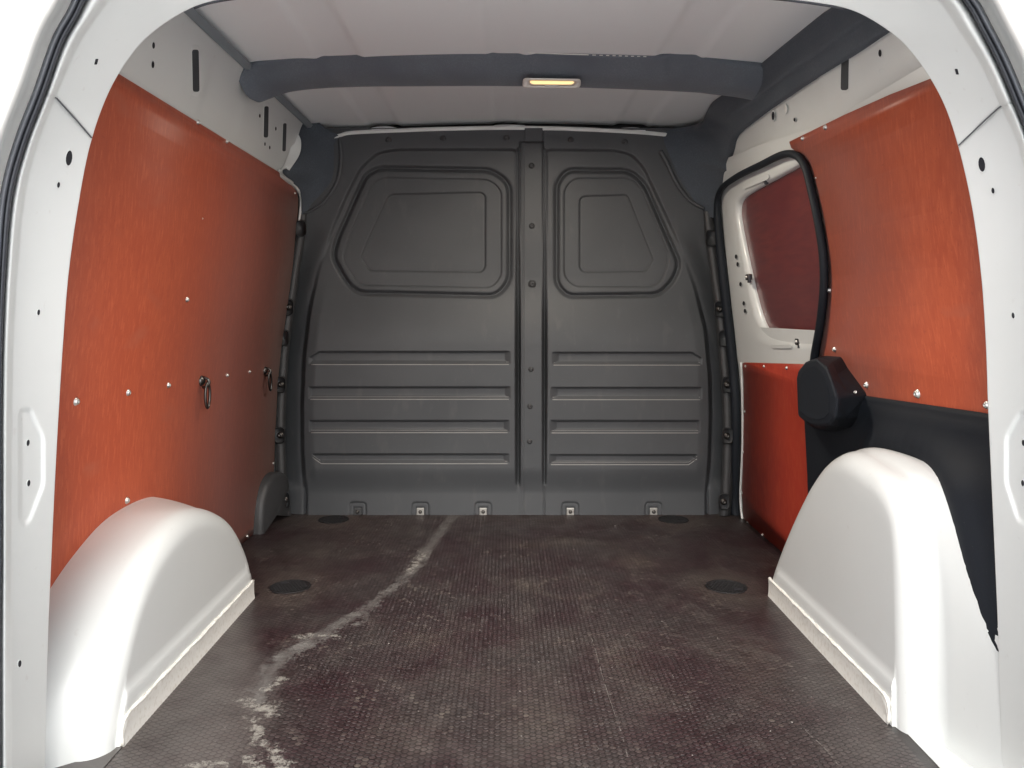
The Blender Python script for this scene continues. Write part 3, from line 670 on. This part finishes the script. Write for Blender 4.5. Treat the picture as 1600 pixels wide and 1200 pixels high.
# foot : slots at the sides, arched pockets of the floor clips
for uc in (477.5, 1104.5):
    D -= .016 * np.exp(-((U - uc) / 2.0)**2) * ss(Vp, 745, 775)
for uc in (559, 657, 755, 891, 1021):
    pk = rounded([(uc-12, 786), (uc+12, 786), (uc+12, 830), (uc-12, 830)], 5); g = sdf(U, Vp, pk)
    D -= .005 * np.exp(-(g / 1.4)**2) * (Vp > 780); D -= .004 * ss(-g, 0, 3)
    sq = sdf(U, Vp, [(uc-7, 792), (uc+7, 792), (uc+7, 806), (uc-7, 806)]); D -= .003 * ss(-sq, -.5, 1)
D += .0006 * np.sin(U*.021 + Vp*.013) * np.sin(Vp*.03)
Yb = 2.66 - D
Vb = np.stack([(U - CX) * Yb / F, Yb - 2.66, CZ - (Vp - CY) * Yb / F], -1)
du = np.gradient(Vb, axis=0); dvv = np.gradient(Vb, axis=1); NN = np.cross(du, dvv); NN /= np.linalg.norm(NN, axis=-1)[..., None]; NN = np.where(NN[..., 1:2] > 0, -NN, NN)
idx = np.arange(U.size).reshape(U.shape); Q = np.stack([idx[:-1, :-1], idx[:-1, 1:], idx[1:, 1:], idx[1:, :-1]], -1)[:, :, ::-1]
e1 = Vb.reshape(-1, 3)[Q[0, 0, 1]] - Vb.reshape(-1, 3)[Q[0, 0, 0]]; e2 = Vb.reshape(-1, 3)[Q[0, 0, 2]] - Vb.reshape(-1, 3)[Q[0, 0, 0]]
if np.cross(e1, e2)[1] > 0: Q = Q[:, :, ::-1]
Um, Vm = (U[:-1, :-1] + U[1:, 1:]) / 2, (Vp[:-1, :-1] + Vp[1:, 1:]) / 2
lab = np.zeros(Um.shape, int)                              # 0 surround
lab[sdf(Um, Vm, PL) < 0] = 1; lab[sdf(Um, Vm, PR) < 0] = 2; lab[(Um > 811) & (Um < 850) & (Vm > 222)] = 3
lab[Vm > 765] = 15; lab[(Vm < 231) & (Um > 530) & (Um < 1060)] = 4
for k in range(2): lab[sdf(Um, Vm, W1[k]) < 0] = 5 + k
for k, m_ in enumerate(rib_masks): lab[m_[:-1, :-1] | m_[1:, 1:]] = 7 + k
names = {15: ('foot', None), 0: ('surround', None), 1: ('half_panel', 'wide left half with window blank and ribs'), 2: ('half_panel', 'narrower right half with window blank and ribs'), 3: ('centre_post', None), 4: ('top_flange', None), 5: ('window_blank', 'wide window blank on the left half'), 6: ('window_blank', 'narrow window blank on the right half')}
Vf = Vb.reshape(-1, 3); Nf = NN.reshape(-1, 3)
for k in range(16):
    nm, lb = names.get(k, ('rib', None)); q = Q[lab == k]
    if len(q): np_mesh(nm, Vf, q, BULK, bulk, normals=Nf, label=lb)
def bulk_at(u, v, lift=0):
    i = int(round((u - us[0]) / 1.25)); j = int(round((v - vs[0]) / 1.25)); return P(u, v, Yb[i, j] - lift)
for (u, v) in [(830.5,259),(831,353),(831.5,444),(829.5,577),(828,635),(827.5,690)]: place(PSCREW, 'screw', bulk_at(u, v), (0, -1, 0), bulk, .85 if v < 400 else .75 if v > 500 else 1.15)
for (u, v) in [(607,219),(692,216.5),(791.5,215.5),(892,218.5),(976,222)]: place(PSCREW, 'screw', bulk_at(u, v), (0, -1, -.2), bulk, .9)
NUT = proto('nut', [(.006, 0), (.006, .002), (.0042, .0025), (.004, .006), (.0025, .0065)], DMETAL, 6)
for uc in (559, 657, 755, 891, 1021):
    c_ = bulk_at(uc, 799); c_.y -= .003; w_ = .0125
    V, Fc = box_vf(c_.x-w_, c_.x+w_, c_.y-.003, c_.y+.003, c_.z-w_, c_.z+w_); cl = mk('floor_clip', V, Fc, BULKD if uc == 559 else CLIPM, bulk, smooth=False, bevel=.002)
    place(NUT, 'nut', c_ + Vector((0, -.003, 0)), (0, -1, 0), cl, 1.1)
LEDGE_LIT = mat('painted_ledge_light', (.30, .29, .28), .5)  # pale beads colour in the light caught on each rib's lower ledge
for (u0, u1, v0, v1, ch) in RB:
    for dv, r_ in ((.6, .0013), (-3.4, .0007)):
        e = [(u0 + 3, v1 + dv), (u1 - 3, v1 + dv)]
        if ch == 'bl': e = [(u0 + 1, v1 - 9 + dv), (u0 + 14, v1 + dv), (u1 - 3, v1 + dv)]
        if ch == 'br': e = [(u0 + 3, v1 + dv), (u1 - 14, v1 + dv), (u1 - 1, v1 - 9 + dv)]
        tube('ledge_highlight', [bulk_at(a, b, -.0003) for a, b in even(e, 60)], r_, LEDGE_LIT, bulk, k=6)
# side flanges with fixing tabs
for side, line, tabs, blanks in ((-1, [(472,335),(467,375),(460,420),(453,470),(446,520),(442,560),(439,610),(437,670),(438,720),(441,770),(446,806)], [(450,480),(438,601),(437,680),(444,781)], [(443,528),(470,357)]),
                   (1, [(1106,330),(1111,375),(1117,420),(1124,470),(1129,520),(1132,560),(1136,610),(1138,670),(1137,720),(1135,770),(1132,806)], [(1125,483),(1137,601),(1137,681),(1132,784)], [(1131,529),(1111,372)])):
    c_ = crom(line, 120); rings = []
    for dx, Y_ in ((-9, 2.655), (-6, 2.640), (-5, 2.634), (5, 2.634), (6, 2.640), (9, 2.655)): rings.append([P(x + dx, y, Y_) for x, y in c_])
    V, Fc = loft(rings); fl_ = mk('side_flange', V, Fc, BULKD, bulk)
    for (x, y) in tabs + blanks:
        o = rounded([(x-9, y-13), (x+9, y-13), (x+9, y+13), (x-9, y+13)], 7, 4); V, Fc = loft([[P(a, b, 2.65) for a, b in o], [P(a, b, 2.624) for a, b in o], [P(x + (a-x)*.86, y + (b-y)*.9, 2.620) for a, b in o]], closed=True)
        n_ = len(o); Fc.append(tuple(range(2*n_, 3*n_))[::-1] if True else ()); t_ = mk('fixing_tab', V, Fc, BULK, fl_, bevel=0, smooth=True)
        if (x, y) in tabs: place(BOLT, 'bolt', P(x + side*-1, y, 2.619), (0, -1, .1), bulk)

# ------------------------------------------------------------------ plywood linings
def lining(name, poly, side, m, parent, off=0.0, thick=.0, zstep=.03, mapper=None):
    """polygon in (Y, z) wrapped on the side wall"""
    def cut(P0, h, keep_above):
        out = []
        for i in range(len(P0)):
            a, b = P0[i - 1], P0[i]; ia, ib = ((a[1] >= h) == keep_above or a[1] == h), ((b[1] >= h) == keep_above or b[1] == h)
            if ia != ib and a[1] != b[1]:
                t = (h - a[1]) / (b[1] - a[1]); out.append((a[0] + (b[0] - a[0]) * t, h))
            if ib: out.append(b)
        return out
    bm = bmesh.new(); z0, z1 = min(z for _, z in poly), max(z for _, z in poly); nb = max(2, int((z1 - z0) / zstep)); lv = np.linspace(z0, z1, nb + 1)
    for lo_, hi_ in zip(lv[:-1], lv[1:]):
        q = cut(cut([(float(y), float(z)) for y, z in poly], lo_, True), hi_, False)
        q2 = [q[i] for i in range(len(q)) if abs(q[i][0]-q[i-1][0]) + abs(q[i][1]-q[i-1][1]) > 1e-6]
        if len(q2) >= 3: bm.faces.new([bm.verts.new((0, y, z)) for y, z in q2])
    bmesh.ops.remove_doubles(bm, verts=bm.verts[:], dist=1e-5)
    for v in bm.verts: v.co.x = side * (wallx(side, v.co.z) - off)
    bm.normal_update()
    for f in bm.faces:
        if f.normal.x * side > 0: f.normal_flip()
        f.smooth = True
    me = bpy.data.meshes.new(name); bm.to_mesh(me); bm.free(); me.materials.append(m); me.materials.append(PLYE)
    o = bpy.data.objects.new(name, me); link(o, parent)
    o.data.transform(Matrix.Translation(-parent.location))
    if thick:
        md = o.modifiers.new('solid', 'SOLIDIFY'); md.thickness = thick; md.offset = -1; md.material_offset_rim = 1; md.use_even_offset = False
        
    return o
def wyz(px, py, off=0):
    p = wall(px, py, off); return (p.y, p.z)
liL = empty('side_lining', 'red-brown plywood lining on the left wall, with lashing rings', 'plywood panel', (-.765, 1.9, 0))
far = [(436.5,269.5),(438,277),(448,285),(457,291),(463,299),(466,310),(465.5,330),(463,352),(458,410),(449,480),(440,540),(434,600),(430,680),(428,740),(426,790)]
poly = [wyz(x, y) for x, y in far]; poly += [(2.63, 0.002)]; poly += [(1.09, .002), (1.09, 1.088)] 
lining('plywood_sheet', poly, -1, PLY, liL, thick=.009)
def wnorm(side, z):
    dz = .02; s = (XW(z+dz) - XW(z-dz)) / (2*dz); return Vector((-side, 0, -s)).normalized() if False else Vector((-side, 0, s * -1 * -1)).normalized()
def wscrew(px, py, parent, sc=1, off=0):
    p = wall(px, py, off); place(SCREW, 'screw', p, wnorm(1 if px > CX else -1, p.z), parent, sc, random.random()*3)
for (x, y, s_) in [(309,191,.9),(354,221,.85),(460.5,302,.7),(292,468,1),(118.5,627.5,1.15),(200,613.5,1.05),(263,602,1),(355,586.5,.85),(390,581,.8),(198,782,1.1),(386,838,.9),(427,724,.7),(316.5,341.5,.35)]:
    wscrew(x, y, liL, s_)
liR = empty('side_lining', 'orange-brown plywood lining on the right wall behind the sliding door', 'plywood panel', (.775, 1.5, .5))
far = [(1233,221.5),(1236,231),(1248,240),(1262,262),(1275,310),(1286,370),(1291,430),(1288,480),(1282,520),(1275,556),(1275,640)]
poly = [wyz(x, y) for x, y in far] + [(1.90, .45)] ; poly += [(1.09, .45), (1.09, 1.030), wyz(1455, 122.5), wyz(1390, 148), wyz(1320, 179)]
lining('plywood_sheet', poly, 1, PLY, liR, thick=.009)
for (x, y, s_) in [(1290,199,1),(1254.5,216.5,.9),(1281,347,.9),(1296,453.5,1),(1304,546,1),(1354,601.5,1.1),(1434,615.5,1.35),(1542,633,1.0),(1275,278,.4)]:
    wscrew(x, y, liR, s_)

# ------------------------------------------------------------------ sliding door (right)
sdoor = empty('sliding_door', 'white sliding door on the right with dark plywood over its window', 'door', (.8, 2.2, 0))
outer_px = [(1100,325),(1100,262),(1190,225),(1300,190),(1420,260),(1430,400),(1430,520),(1420,573),(1220,571.5),(1100,568)]
inner_px = [(1153,345),(1153,316),(1168,302),(1240,263),(1345,205),(1385,400),(1385,500),(1370,537),(1212,534),(1186,500)]
n_ = 96
def matched(polyA, polyB, n):
    A = np.array(polyA + polyA[:1], float); B = np.array(polyB + polyB[:1], float); seg = len(polyA); oa, ob = [], []
    for i in range(seg):
        for k in range(n // seg + 1):
            t = k / (n // seg + 1); oa.append(A[i]*(1-t) + A[i+1]*t); ob.append(B[i]*(1-t) + B[i+1]*t)
    return oa, ob
ip = rounded(inner_px, 12, 6)
opx = []
for q in ip:                                               # spread outwards from the window centre
    c_ = np.array([1240., 400.]); opx.append(q)
oa, ob = matched(outer_px, inner_px, 90)
ob_s = [sum((np.array(ob[(i+k) % len(ob)]) for k in range(-4, 5))) / 9 for i in range(len(ob))]
DO = -.006                                                 # door inner skin lies outside the lining plane
rg = [[wall(x, y, DO) for x, y in oa], [wall(x, y, DO) for x, y in [a*.35 + b*.65 for a, b in zip(oa, ob_s)]], [wall(x, y, DO - .001) for x, y in [a*.10 + b*.90 for a, b in zip(oa, ob_s)]], [wall(x, y, DO - .006) for x, y in ob_s]]
lastr = [Vector((p.x + .022, p.y, p.z)) for p in rg[-1]]; rg.append([Vector((p.x + .012, p.y, p.z)) for p in rg[-1]]); rg.append(lastr)
V, Fc = loft(rg, closed=True, flip=True); df = mk('door_frame', V, Fc, PAINT, sdoor)
wp = [Vector((p.x - .002, p.y, p.z)) for p in lastr]
cz = [p.z for p in wp]; 
# window blank: rows wrapped on the wall
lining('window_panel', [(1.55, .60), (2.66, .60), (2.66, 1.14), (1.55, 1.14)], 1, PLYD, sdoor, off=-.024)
low = [(1160,568),(1163,566.5),(1285,570),(1285,700),(1285,900),(1222,900),(1195,869),(1172,845),(1162,815),(1159,770),(1161,700),(1162,640)]
lining('lower_panel', [wyz(x, y) for x, y in low], 1, PLYR, sdoor, off=0.0, thick=.005)
rings = [[(wallx(1, z) + .008, y, z) for z in np.linspace(-.05, .63, 14)] for y in (1.6, 2.66)]; V, Fc = loft(rings, flip=True); mk('door_skin', V, Fc, PAINT, sdoor)
lp = crom([wall(x, y, .002) for x, y in [(1158,566),(1160,620),(1160,700),(1157,780),(1162,822),(1172,850),(1190,870),(1206,884)]], 50); tube('door_edge', lp, .0035, PAINT, sdoor)
for (x, y, s_) in [(1165,572,.7),(1194,572.5,.8),(1229.5,575,.85),(1164,643,.7),(1161.5,706,.7),(1159.5,770,.7),(1168,817,.8),(1191.5,836,.8)]: wscrew(x, y, sdoor, s_)
for (x, y) in [(1150,401),(1152.5,413),(1157,444),(1162,474),(1164,486)]:
    stamp('hole', ell(x, y, 2.0, 3.6, 10), lambda a, b, o=0: wall(a, b, DO + .001 + o), sdoor, rim=1.2)
def clip(px, py, off, rot):
    p = wall(px, py, off); V, Fc = box_vf(p.x-.006, p.x+.008, p.y-.014, p.y+.014, p.z-.009, p.z+.009); c_ = mk('clip', V, Fc, DMETAL, sdoor, bevel=.003)
    V, Fc = box_vf(p.x-.004, p.x+.004, p.y+.008*rot-.008, p.y+.008*rot+.008, p.z-.017, p.z+.006); mk('clip_tongue', V, Fc, RUBBER, c_, bevel=.002)
    place(SCREW, 'screw', p + Vector((-.006, 0, 0)), (-1, 0, 0), sdoor, .8)
clip(1169.5, 433, -.002, -1); clip(1196, 279, -.012, -1); clip(1248, 534, -.012, -1)
# pressed oblong in the frame above and below the window
for o in (rrect(1182, 284, 40, 8, 3), rrect(1222, 541, 32, 6, 2.5)):
    r0 = [wall(a, b - (a - 1182)*.42 if b < 400 else b, DO + .0015) for a, b in o]; mk('pressed_field', r0, [tuple(range(len(r0)))], PAINT, sdoor, smooth=False, solid=.002)
# seal round the opening belongs to the body
sp_ = [(1207,885),(1188,872),(1165,850),(1152,822),(1147,780),(1150,700),(1150,640),(1146,580),(1139,510),(1131,440),(1124,370),(1121,320),(1127,296),(1150,277),(1190,257),(1222,242),(1242,242),(1257,258),(1268,298),(1278,345),(1286,400),(1287,450),(1281,508),(1272,560),(1266,620)]
pts = crom([wall(x, y, .010) for x, y in sp_], 200); tube('opening_seal', pts, lambda t: .0155 if t < .42 else .0155 - .0062*min(1, (t-.42)/.1), TRIMB, body, k=10)
pts2 = crom([wall(x - 11 + 5*(y > 780), y, .004) for x, y in sp_[3:13]], 80); tube('opening_trim', pts2, .013, TRIMB, body, k=10)

# ------------------------------------------------------------------ lashing rings on the left lining
def ring(px, py, sc, lean, label):
    p = wall(px, py); t = empty('lashing_ring', label, 'lashing ring', p, 'steel lashing rings on the left lining')
    V, Fc = lathe_vf([(.013, 0), (.013, .003), (.010, .006), (.006, .009), (.003, .010)], 16)
    M = Vector((1, 0, 0)).to_track_quat('Z', 'Y').to_matrix()
    mk('base', [p + M @ Vector(v) * sc for v in V], Fc, DMETAL, t)
    e = [p + Vector((.004 + .016*math.sin(a), 0, -.004 - .012*math.cos(a) + .0)) * sc for a in np.linspace(0, math.pi, 14)]; tube('eye', e, .0036*sc, DMETAL, t)
    path = []
    for a in np.linspace(0, 2*math.pi, 40):
        yy, zz = .0145*math.sin(a), -.033 + .029*math.cos(a)*(1 + .06*math.cos(2*a)); path.append(p + Vector((.016 + lean*.10*(zz), yy + lean*(-zz)*.75, zz - .002)) * sc)
    tube('ring', path, .0035*sc, DMETAL, t, k=10)
ring(314, 595, 1.0, 0.0, 'hanging steel lashing ring in the middle of the left lining'); ring(413.5, 579, .95, .42, 'steel lashing ring swung to one side beside the bulkhead')

# ------------------------------------------------------------------ roof bow, lamp and trims
bow = empty('crossbar_cover', 'dark grey fabric-covered crossbar under the roof', 'crossbar', (0, 2.0, 1.27))
top = [(372,124,1.985),(380,112,1.98),(390,104,1.975),(402,100,1.97),(430,93.5,1.97),(465,89,1.965),(490,84,1.965),(505,79,1.965),(520,77.5,1.965),(550,77,1.965),(568,80.5,1.965),(620,81,1.965),(740,80.5,1.965),(765,79,1.965),(782,76,1.965),(822,76.5,1.965),(845,83,1.965),(940,86,1.965),(1030,89,1.965),(1050,83.5,1.965),(1092,86.5,1.965),(1112,93,1.965),(1150,100,1.97),(1190,107,1.975),(1220,116,1.98)]
bot = [(398,158,2.05),(404,160,2.055),(410,159,2.06),(420,155,2.07),(448,145,2.08),(480,140,2.09),(505,138,2.09),(520,137,2.09),(550,136,2.09),(568,135.5,2.09),(620,135,2.09),(740,134.5,2.09),(765,134.5,2.09),(782,134.5,2.09),(822,135,2.09),(845,135.5,2.09),(940,138,2.09),(1030,141.5,2.09),(1050,142.5,2.09),(1092,145,2.09),(1112,147.5,2.09),(1150,152,2.09),(1190,160,2.08),(1220,170,2.08)]
T = crom([P(*q) for q in top], 200); B = crom([P(*q) for q in bot], 200)
rg = []
for t, b in zip(T, B):
    t, b = Vector(t), Vector(b); row = [t + Vector((0, .015, .03)), t + Vector((0, .003, .008)), t]
    for k in (.06, .14, .24, .28, .33, .5, .7, .85, .94, 1):
        q = t.lerp(b, k); q.z -= .013*math.sin(math.pi*min(1, k*1.02)) - .002*math.exp(-((k-.27)/.05)**2); row.append(q)
    row += [b + Vector((0, .006, .006)), b + Vector((0, .008, .06))]; rg.append(row)
V, Fc = loft(rg); mk('fabric_cover', V, Fc, FABRIC, bow)
wl = crom([P(x, y, 1.958) for x, y in [(826,82.6),(850,83.6),(940,86.5),(1010,88.6)]], 40)
V, Fc = [], []
for i, p in enumerate(wl):
    V += [tuple(Vector(p) + Vector((0, 0, .0012))), tuple(Vector(p) + Vector((0, 0, -.0008)))]
    if i and (i < 22 or i % 2): Fc.append((2*i-2, 2*i-1, 2*i+1, 2*i))
mk('torn_edge', V, Fc, BEZEL, bow, smooth=False)
lampc = P(862, 130, 2.03)
lamp = empty('dome_lamp', 'small lit dome lamp in a pale bezel, set into the crossbar', 'lamp', lampc)
def lp_(px, py, lift): return P(px, py, 2.045 + (py-130)*.0028 - lift)
o = rounded([(817,121.5),(908,123),(907,136),(900,138.5),(822,137.5),(816,136)], 5, 4); i_ = rounded([(825,125),(901,126),(898,134.5),(828,134)], 3, 4)
ev_o, ev_i = even(o, 60, True), even(i_, 60, True)
V, Fc = loft([[lp_(a, b, .012) for a, b in ev_o], [lp_(862+(a-862)*.985, 130+(b-130)*.95, .024) for a, b in ev_o], [lp_(a, b, .025) for a, b in ev_i], [lp_(a, b, .018) for a, b in ev_i]], closed=True); mk('bezel', V, Fc, BEZEL, lamp)
mk('lens', [lp_(a, b, .0185) for a, b in ev_i], [tuple(range(60))], LENS, lamp, smooth=False)
g = rounded([(829,126.4),(896,127.2),(897,129.5),(893,132),(833,131.6),(828,129)], 2, 3)
mk('lit_strip', [lp_(a, b, .0205) for a, b in g], [tuple(range(len(g)))], GLOW, lamp, smooth=False)
sw = rounded([(851,132.8),(873,133.2),(872,136),(852,136)], 1, 2); n_ = len(sw); V, Fc = loft([[lp_(a, b, .019) for a, b in sw], [lp_(a, b, .028) for a, b in sw]], closed=True); mk('switch', V, Fc + [tuple(range(n_, 2*n_))], BEZEL, lamp)
ld = bpy.data.lights.new('dome_light', 'AREA'); ld.shape = 'RECTANGLE'; ld.size = .09; ld.size_y = .03; ld.energy = 2.7; ld.color = (1, .90, .76)
lo = bpy.data.objects.new('dome_light', ld); C.objects.link(lo); lo.location = P(862, 131, 2.00) - lampc; lo.parent = lamp

# left corner cover
tc_ = empty('corner_trim', 'dark grey corner cover beside the bulkhead, high on the left', 'trim panel', (-.6, 2.55, 1.1))
out_ = [(452,187,2.56),(462,188,2.57),(464,208,2.57),(470,222,2.57),(469,240,2.57),(452,262,2.53),(440,267,2.50),(456,284,2.57),(468,296,2.60),(471,325,2.63),(468,352,2.645)]
mid_ = [(470,180,2.60),(484,188,2.62),(492,205,2.63),(496,222,2.63),(496,240,2.63),(492,255,2.63),(484,270,2.62),(484,286,2.63),(486,300,2.64),(484,325,2.65),(478,352,2.66)]
in_ = [(480,172,2.60),(508,200,2.61),(529,212,2.64),(531,225,2.65),(532,243,2.65),(531,262,2.65),(526,283,2.65),(516,301,2.65),(505,314,2.65),(492,332,2.66),(484,354,2.67)]
n_ = 50; a, b, c_ = [crom([P(*q) for q in L_], n_) for L_ in (out_, mid_, in_)]
rg = [[Vector(q) + Vector((0, .03, 0)) for q in a]]
for k in np.linspace(0, 1, 12): rg.append([Vector(x_)*(1-k)**2 + Vector(y_)*2*k*(1-k) + Vector(z_)*k*k for x_, y_, z_ in zip(a, b, c_)])
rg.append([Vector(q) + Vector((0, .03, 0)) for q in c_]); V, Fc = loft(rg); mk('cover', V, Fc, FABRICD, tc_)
# bead along its inner edge (moulded rim running down to the flange)
def rim(name, L_, r_, parent, m=BULK): tube(name, crom([P(*q) for q in L_], 60), r_, m, parent, k=8)
rim('rim', [(531,214,2.65),(533,240,2.645),(532,262,2.645),(527,284,2.645),(516,303,2.645),(503,318,2.645),(486,329,2.645),(474,334,2.645)], lambda t: .009 - .004*t, bulk)
rim('rim', [(1032,236,2.645),(1043,256,2.642),(1055,282,2.64),(1068,302,2.64),(1082,316,2.64),(1100,326,2.64)], lambda t: .009 - .003*t, bulk)
# right rail trim and corner cover
tr_ = empty('rail_trim', 'black fabric trim along the roof edge and down the front corner, on the right', 'trim panel', (.66, 1.9, 1.2))
Uq = [(1480,-135,1.14),(1395,-62,1.36),(1305,8,1.62),(1245,56,1.80),(1187,104,1.99),(1160,126,2.09),(1133,149,2.21),(1110,166,2.32),(1100,184,2.42),(1094,198,2.52),(1075,206,2.60),(1040,213,2.64),(1031,224,2.65),(1041,252,2.65),(1054,281,2.65),(1068,302,2.65),(1086,320,2.65),(1100,340,2.66)]
Mq = [(1600,-110,1.10),(1475,-40,1.30),(1365,28,1.52),(1292,76,1.72),(1228,118,1.94),(1190,140,2.07),(1160,162,2.20),(1135,180,2.33),(1122,196,2.43),(1112,212,2.52),(1098,226,2.59),(1082,240,2.62),(1080,255,2.63),(1084,270,2.63),(1090,285,2.63),(1096,298,2.63),(1102,314,2.63),(1106,338,2.645)]
Lq = [(1580,-66,1.12),(1488,-13,1.27),(1388,46,1.42),(1325,88,1.60),(1262,127,1.83),(1225,152,1.96),(1192,175,2.10),(1165,196,2.26),(1152,207,2.34),(1144,220,2.38),(1140,236,2.42),(1134,255,2.46),(1134,265,2.49),(1143,274,2.50),(1130,287,2.55),(1122,300,2.58),(1117,316,2.60),(1114,340,2.62)]
def roofp(px, py):
    Y = 2.0
    for _ in range(20): Y = F * (roofz((px - CX) * Y / F) - .010 - CZ) / (CY - py)
    return P(px, py, Y)
NF = 9
U3 = [roofp(q[0], q[1]) if i < NF else P(*q) for i, q in enumerate(Uq)]
L3 = [rail_map(q[0], q[1], .016) if i < 12 else P(*q) for i, q in enumerate(Lq)]
M3 = [(u + l) * .5 + Vector((.004, 0, 0)) if i < NF else P(*Mq[i]) for i, (u, l) in enumerate(zip(U3, L3))]
n_ = 150; a, b, c_ = [crom(L_, n_) for L_ in (U3, M3, L3)]; rg = [[Vector(q) + Vector((.01, 0, .02)) for q in a]]
for k in np.linspace(0, 1, 18):
    row = []
    for i, (x_, y_, z_) in enumerate(zip(a, b, c_)):
        q = Vector(x_)*(1-k)**2 + Vector(y_)*2*k*(1-k) + Vector(z_)*k*k; t = i / n_
        rdg = .010*math.exp(-((k-.52)/.10)**2) * (1 if t < .45 else max(0, 1 - (t-.45)/.2)); q += Vector((-rdg*.6, 0, -rdg)); row.append(q)
    rg.append(row)
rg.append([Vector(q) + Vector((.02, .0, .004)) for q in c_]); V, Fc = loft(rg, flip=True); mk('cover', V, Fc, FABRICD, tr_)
# wheel arch trim, right
wt = empty('wheel_arch_trim', 'black moulded trim over the right wheel arch', 'trim panel', (.76, 1.5, .3))
Brz = crom([(1.09,.0),(1.133,.15),(1.182,.235),(1.232,.335),(1.27,.388),(1.35,.416),(1.45,.424),(1.56,.412),(1.66,.36),(1.74,.30),(1.84,.18),(1.93,0)], 80)
ys_ = np.linspace(1.09, 2.0, 90); rg = []
for y in ys_:
    zt = np.interp(y, [1.09, 1.27, 1.70, 1.76, 2.0], [.519, .5135, .497, .50, .52]); zb = .0; row = []
    for k in np.linspace(0, 1, 60):
        z = zb + (zt - zb) * k
        d_ = np.min(np.hypot(Brz[:, 0] - y, Brz[:, 1] - z)); 
        inside = z < np.interp(y, Brz[:, 0], Brz[:, 1])
        near = 1.0 if inside else math.exp(-(d_/.045)**2)
        lip = .010 * float(ss(z, zt - .0, zt - .03))
        o_ = .004 + lip + .028 * near * (1 if y < 1.62 else max(0, 1 - (y-1.62)/.1)) + .030*float(ss(y, 1.42, 1.20))*float(ss(z, .50, .38))
        row.append((wallx(1, z) - o_, y, z))
    row.append((wallx(1, zt) + .01, y, zt + .001)); rg.append(row)
V, Fc = loft(rg); mk('moulding', V, Fc, TRIMB, wt)
bx = empty('hinge_cover', 'chunky black hinge cover below the seal, above the right wheel arch', 'cover', (.72, 1.75, .5))
A_ = [(1245,592),(1248,578),(1258,566),(1276,560),(1292,574),(1300,594),(1307,619),(1306,654),(1296,664),(1280,667),(1260,661),(1247,650)]
W_ = [(1263,594),(1266,576),(1274,562),(1290,556),(1313,557.5),(1323,575),(1353,616),(1345,652),(1334,668),(1306,676),(1280,672),(1264,655)]
pa = [Vector((.668, .668*F/(x-CX), CZ - (y-CY)*.668/(x-CX))) for x, y in A_]
pw = [wall(x, y, .002) for x, y in W_]; cA = sum(pa, Vector())/len(pa)
rg = [[p + Vector((.01, 0, 0)) for p in pw], pw, [p.lerp(q, .5) + Vector((-.004, 0, 0)) for p, q in zip(pw, pa)], [q.lerp(p, .12) for p, q in zip(pw, pa)], pa, [q.lerp(cA, .30) + Vector((-.004, 0, 0)) for q in pa]]
V, Fc = loft(rg, closed=True, flip=True); n_ = len(pa); Fc.append(tuple(range(5*n_, 6*n_))); mk('shell', V, Fc, TRIMB, bx, bevel=.006, smooth=False)
place(SCREW, 'screw', pw[6].lerp(pa[6], .3) + Vector((-.006, -.004, .006)), (-1, -.5, .2), bx, .6)
# low cover in the left front corner
lc = empty('corner_cover', 'small rounded black cover at the floor beside the bulkhead, left', 'cover', (-.74, 2.5, 0))
prof = [(2.425, 0), (2.43, .05), (2.445, .10), (2.475, .140), (2.52, .158), (2.57, .160), (2.62, .150), (2.65, .12), (2.655, 0)]
pr_ = crom(prof, 40); rg = []
for (x, sc_) in ((-.775, 1), (-.752, 1), (-.743, .985), (-.738, .95), (-.735, .9)):
    rg.append([(x + (.018*max(0, (y-2.44)/.2)), 2.54 + (y-2.54)*sc_, z*sc_) for y, z in pr_])
rg.append([(-.735 + .018*.5, 2.54, .03)]*40); V, Fc = loft(rg); mk('shell', V, Fc, BULKD, lc)
